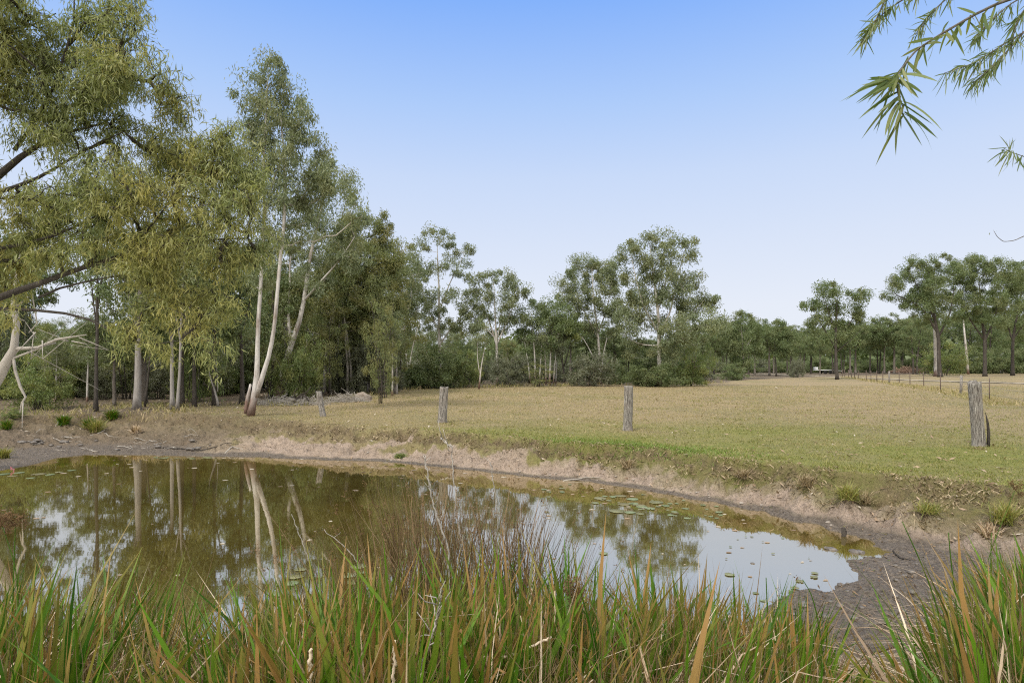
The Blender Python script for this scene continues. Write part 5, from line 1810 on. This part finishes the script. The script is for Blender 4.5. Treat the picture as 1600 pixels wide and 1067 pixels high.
rush_clump(600, 860, 3.6, 4.8, 820, lambda p: np.interp(p, [605, 640, 700, 760, 800, 850], [770, 712, 722, 735, 735, 778]), "tall brown rush clump rising highest in the middle of the near bank", lean=.15)
rush_clump(640, 700, 4.0, 4.6, 120, lambda p: 752 + 0 * p, "reddish brown rush stems standing tallest at the left of the middle clump", lean=.05, cval=.1)
rush_clump(830, 900, 4.0, 4.6, 80, lambda p: np.interp(p, [830, 900], [795, 850]), "dark arching rush stems leaning right beside the middle clump", lean=.25, cval=.8)
rush_clump(450, 620, 3.6, 4.4, 110, lambda p: 815 + 0 * p, "sparse brown rushes left of the tall middle clump", lean=.2, heads=.6)
rush_clump(1545, 1700, 3.9, 5.0, 380, lambda p: np.interp(p, [1545, 1580, 1660], [890, 862, 850]), "green rush clump leaning in from the right edge over the mud", 'reed_green', .014, .22, 0.05, cval=.15)
rush_clump(1180, 1290, 3.4, 4.0, 60, lambda p: 890 + 0 * p, "tall green blades standing before the muddy shore", 'reed_green', .014, .15, 0.1, cval=.1)
rush_clump(0, 260, 3.6, 4.3, 150, lambda p: np.interp(p, [0, 110, 260], [890, 866, 900]), "green blades rising before the left sky reflection", 'reed_green', .014, .2, .05, cval=.1)


def sedge(pts3, r, label, head=True, mat='reed_green', name="sedge", leafy=0, col=0.0, cat="sedge"):
    e = empty(name, tuple(pts3[0]), label, cat)
    P = np.array(pts3, float)
    k = np.linspace(0, len(P) - 1, 12)
    Q = np.stack([np.interp(k, range(len(P)), P[:, i]) for i in range(3)], -1)
    for _ in range(2):
        Q[1:-1] = .5 * Q[1:-1] + .25 * (Q[:-2] + Q[2:])
    mb = MB()
    mb.tube(Q, np.linspace(r, r * .45, len(Q)), 6, a=.4, c=col)
    mb.build("stem", mat, e, P[0], True)
    if head:
        hs = MB()
        top = Q[-1]
        for q in range(26):
            d = unit(R.normal(size=3) + np.array([0, 0, .5]))
            L = R.uniform(.03, .085)
            hs.tube([top, top + d * L], [.0012, .0008], 3, cap=False, a=.3)
            leaves(hs, (top + d * L) + R.normal(size=(16, 3)) * .008, .014, .005, 0)
        hs.build("seed_head", 'seed', e, P[0])
    return e


def P3(px, py, D):
    return at(px, py, D)


def stalk(pxs, D, r, label, **kw):
    P = [P3(p[0], p[1], D) for p in pxs]
    P[0][2] = max(gz(P[0][0], P[0][1]), 0) - .02
    return sedge(P, r, label, **kw)


stalk([(905, 1067), (904, 1000), (903, 925)], 2.9, .004, "umbrella sedge with a fluffy brown seed head right of the middle clump")
stalk([(930, 1060), (912, 1000), (893, 935)], 3.0, .0035, "slightly lower brown seed head beside the umbrella sedge")
stalk([(10, 980), (22, 880), (24, 820)], 3.4, .004, "brown sedge head standing against the water at the left edge")
stalk([(30, 980), (30, 900), (3, 820)], 3.3, .0035, "sedge head cut by the left frame edge")
stalk([(1500, 1060), (1470, 960), (1440, 880), (1410, 815)], 3.4, .005, "tallest green rush stem curving left over the mud on the right", head=False)
stalk([(1500, 1060), (1497, 960), (1486, 880), (1482, 832)], 3.5, .005, "straight green rush stem just right of the tallest curving one", head=False)
stalk([(1545, 1060), (1547, 930), (1549, 832)], 3.6, .004, "thin upright green stem nearer the right edge", head=False)
stalk([(1300, 1100), (1285, 1000), (1270, 930), (1254, 905)], 3.0, .004, "green stem bending left behind the muddy shore reeds", head=False)
stalk([(1520, 1000), (1540, 880), (1586, 765)], 5.0, .004, "slender seeding stem rising beside the right bank tussock", head=True)
stalk([(1195, 1050), (1200, 980), (1197, 902)], 3.2, .005, "single erect green blade stem in front of the sky reflection", head=False)


def dead_stalk(pxs, D, label, r=.006, branches=8, mat='dead_wood', nm="dead_stalk"):
    P = np.array([P3(p[0], p[1], D) for p in pxs])
    e0 = P[0].copy()
    mb = MB()
    k = np.linspace(0, len(P) - 1, len(P) * 5)
    Q = np.stack([np.interp(k, range(len(P)), P[:, i]) for i in range(3)], -1) + R.normal(size=(len(k), 3)) * .003
    mb.tube(Q, np.linspace(r, r * .5, len(Q)), 6, wob=.2 if branches else .05, a=.9)
    for b in range(branches):
        q = Q[int(R.integers(len(Q) // 4, len(Q)))]
        d = unit(R.normal(size=3) + np.array([0, 0, .8]))
        L = R.uniform(.04, .16)
        mb.tube([q, q + d * L * .5 + R.normal(size=3) * .01, q + d * L], [r * .5, r * .4, r * .2], 4, wob=.2)
    return tag(mb.build(nm, mat, None, e0, True, e0), label, "dead stalk")


dead_stalk([(705, 960), (699, 850), (680, 800), (671, 765), (668, 735), (662, 712)], 3.6, "long pale crooked dead stalk rising through the middle rush clump", .006)
dead_stalk([(735, 900), (712, 800), (709, 740), (706, 700), (694, 688)], 4.2, "bent-tipped pale stalk standing right of the crooked one", .006, 5)
dead_stalk([(776, 900), (778, 810), (772, 760), (768, 730)], 4.2, "pale curved dead stalk on the right of the middle rush clump", .005, 3)
dead_stalk([(640, 1085), (660, 1040), (672, 1000), (684, 955), (690, 925)], 2.2, "grey branching dead twig in the bottom foreground", .006, 10)
dead_stalk([(612, 1085), (614, 1050), (616, 1003)], 2.1, "thick broken tan reed stub in the bottom foreground", .007, 0, 'reed_dry', "reed_stub")
dead_stalk([(483, 1085), (484, 1040), (487, 1012)], 2.1, "pale cut reed stub at the bottom left of centre", .010, 0, 'reed_dry', "reed_stub")
dead_stalk([(485, 880), (468, 835), (456, 804)], 3.9, "thin straw stalk with a small head against the dark water", .004, 1)
dead_stalk([(560, 880), (540, 855), (506, 828)], 3.9, "straight straw stalk leaning left against the dark water", .0035, 1)
dead_stalk([(700, 1022), (760, 1030), (810, 1020), (850, 1000), (862, 995)], 2.5, "broken green-tan reed leaf lying across the foreground", .008, 0, 'reed_dry', "bent_reed_leaf")


# ------------------------------------------------------------------ overhanging wattle, top right: trunk outside the frame
WB = np.array([3.9, 2.6, gz(3.9, 2.6)])
wt = empty("wattle_tree", tuple(WB), "narrow-leaved wattle outside the right edge, its leafy twigs hanging in at top right", "tree")
mb = MB()
wtr = np.array([WB + [0, 0, -.1], WB + [.05, .1, 1.2], WB + [.0, .15, 2.4], WB + [-.15, .2, 3.4], WB + [-.3, .3, 4.6]])
mb.tube(wtr, [.08, .065, .052, .04, .02], 9, wob=.06)
mb.build("trunk", 'bark_brown', wt, WB, True)


def long_leaf(mb, P, d, L, w, droop=.4, v=None, c=None):
    """narrow sickle-shaped phyllodes, each a curved strip"""
    n = len(P)
    d = unit(d)
    t = np.linspace(0, 1, 7)
    cur = R.normal(size=(n, 3)) * .16
    Q = P[:, None] + (L[:, None, None]) * (d[:, None] * t[None, :, None] + cur[:, None] * (t ** 2)[None, :, None] - np.array([0, 0, 1.]) * (droop * t ** 2)[None, :, None])
    side = unit(np.cross(d, R.normal(size=(n, 3)) * .6 + np.array([0, 1.0, 0.2])))
    ww = w[:, None] * .41 * (np.sin(np.clip(t * .93 + .07, 0, 1) * np.pi) ** .6)[None]
    ww[:, -1] = 0
    mb.strips(Q, side, ww, R.random(n) if v is None else v, (R.random(n) ** 2) if c is None else c)


def wattle_branch(pxs, D, r, sprays, label=None):
    P = np.array([P3(p[0], p[1], D + (p[2] if len(p) > 2 else 0)) for p in pxs])
    k = np.linspace(0, len(P) - 1, len(P) * 5)
    Q = np.stack([np.interp(k, range(len(P)), P[:, i]) for i in range(3)], -1)
    for _ in range(2):
        Q[1:-1] = .5 * Q[1:-1] + .25 * (Q[:-2] + Q[2:])
    mb = MB()
    mb.tube(Q, np.linspace(r, r * .3, len(Q)), 6, wob=.08)
    lf = MB()
    for s in sprays:
        # (fraction along the branch, n leaves, length, width, spread, direction bias px)
        f0, f1, n, L, w, bias, dr = s
        f = R.uniform(f0, f1, n)
        idx = f * (len(Q) - 1)
        B = np.stack([np.interp(idx, range(len(Q)), Q[:, i]) for i in range(3)], -1)
        B = B + R.normal(size=(n, 3)) * .006
        d = np.array([bias[0], bias[1], bias[2]])[None] + R.normal(size=(n, 3)) * np.array([.5, .45, .45]) * bias[3]
        long_leaf(lf, B, d, L * R.uniform(.6, 1.2, n), w * R.uniform(.7, 1.2, n), dr)
    b = mb.build("branch", 'bark_brown', wt, WB, True)
    lf.build("leaves", 'leaf_wattle', b, WB)
    return b


DW = 2.4
wattle_branch([(1950, -60), (1800, -30), (1640, -20), (1560, 5), (1520, 25), (1460, 60), (1430, 80), (1403, 115), (1401, 130)], DW, .008,
              [(.86, 1.0, 13, .16, .014, (-.8, -.1, -.35, .95), .3), (.88, 1.0, 9, .17, .013, (-.5, -.1, -.9, .9), .1), (.9, 1.0, 7, .13, .013, (.6, -.1, -.5, .7), .3),
               (.93, .97, 5, .12, .014, (-.9, 0, .1, .4), .2), (.45, .93, 26, .09, .014, (-.2, 0, -.8, .8), .25), (.3, .7, 16, .09, .013, (-.3, 0, -.6, 1), .2)])
wattle_branch([(1401, 130), (1404, 150), (1410, 165), (1411, 180)], DW, .004,
              [(.0, 1.0, 11, .14, .015, (-.5, -.1, -.8, .6), .25), (.5, 1.0, 6, .13, .014, (.8, -.1, -.5, .3), .35), (0, .6, 7, .14, .015, (-.9, -.2, -.3, .4), .4)])
# fine twigs further back
DT = 3.2
for pxs, n in (([(1520, -50), (1460, -25), (1410, 0), (1375, 25), (1345, 68)], 60), ([(1560, -50), (1500, -20), (1455, 20), (1430, 55)], 46), ([(1480, -60), (1420, -35), (1385, -5), (1365, 40), (1350, 62)], 50),
               ([(1900, -10), (1700, 10), (1600, 50), (1560, 75), (1520, 100), (1475, 115)], 95), ([(1600, 50), (1570, 85), (1545, 110), (1520, 130)], 55),
               ([(1800, -80), (1650, -30), (1580, 5), (1540, 40), (1525, 60)], 60), ([(1700, -60), (1620, -10), (1590, 30), (1580, 70)], 45)):
    wattle_branch(pxs, DT, .006, [(.35, 1.0, n, .09, .0075, (-.35, 0, -1.0, .65), .15), (.6, 1.0, n // 3, .075, .0075, (-.8, 0, -.3, .6), .3)])
wattle_branch([(1900, 240), (1700, 250), (1620, 252), (1600, 245), (1580, 238), (1568, 232)], 2.8, .003,
              [(.85, 1.0, 10, .085, .008, (-.8, 0, -.5, .8), .2), (.8, .95, 6, .07, .005, (0, 0, 1, .5), 0), (.6, .9, 12, .085, .008, (-.3, 0, -1, .6), .1)])
wattle_branch([(1900, 330), (1700, 350), (1630, 358), (1600, 369), (1585, 376), (1568, 378), (1558, 370), (1553, 361)], 2.8, .003,
              [(.97, 1.0, 3, .012, .004, (0, 0, 1, .5), 0)])
# join the twigs outside the frame to the trunk
mb = MB()
for tz, q in ((4.2, at(1950, -60, DW)), (3.9, at(1900, -10, DT)), (4.4, at(1800, -80, DT)), (4.5, at(1700, -60, DT)), (2.2, at(1900, 240, 2.8)), (1.9, at(1900, 330, 2.8)), (4.6, at(1520, -50, DT)), (4.6, at(1560, -50, DT)), (4.6, at(1480, -60, DT))):
    s = WB + np.array([-.1, .2, tz - .3])
    m_ = (s + q) / 2 + np.array([0, 0, .28])
    tt_ = np.linspace(0, 1, 9)[:, None]
    mb.tube((1 - tt_) ** 2 * s + 2 * tt_ * (1 - tt_) * m_ + tt_ ** 2 * q, np.linspace(.016, .006, 9), 5)
mb.build("limbs", 'bark_brown', wt, WB, True)
mb = MB()
Pc = WB + np.array([0.5, .3, 4.6]) + R.normal(size=(2600, 3)) * np.array([.7, .7, .45])
long_leaf(mb, Pc[Pc[:, 0] > 3.75], R.normal(size=((Pc[:, 0] > 3.75).sum(), 3)) + np.array([0, 0, -1.2]), np.full((Pc[:, 0] > 3.75).sum(), .1), np.full((Pc[:, 0] > 3.75).sum(), .007))
mb.build("crown", 'leaf_wattle', wt, WB)

for o in list(COL.objects):
    if "_h" in o.keys():
        del o["_h"]
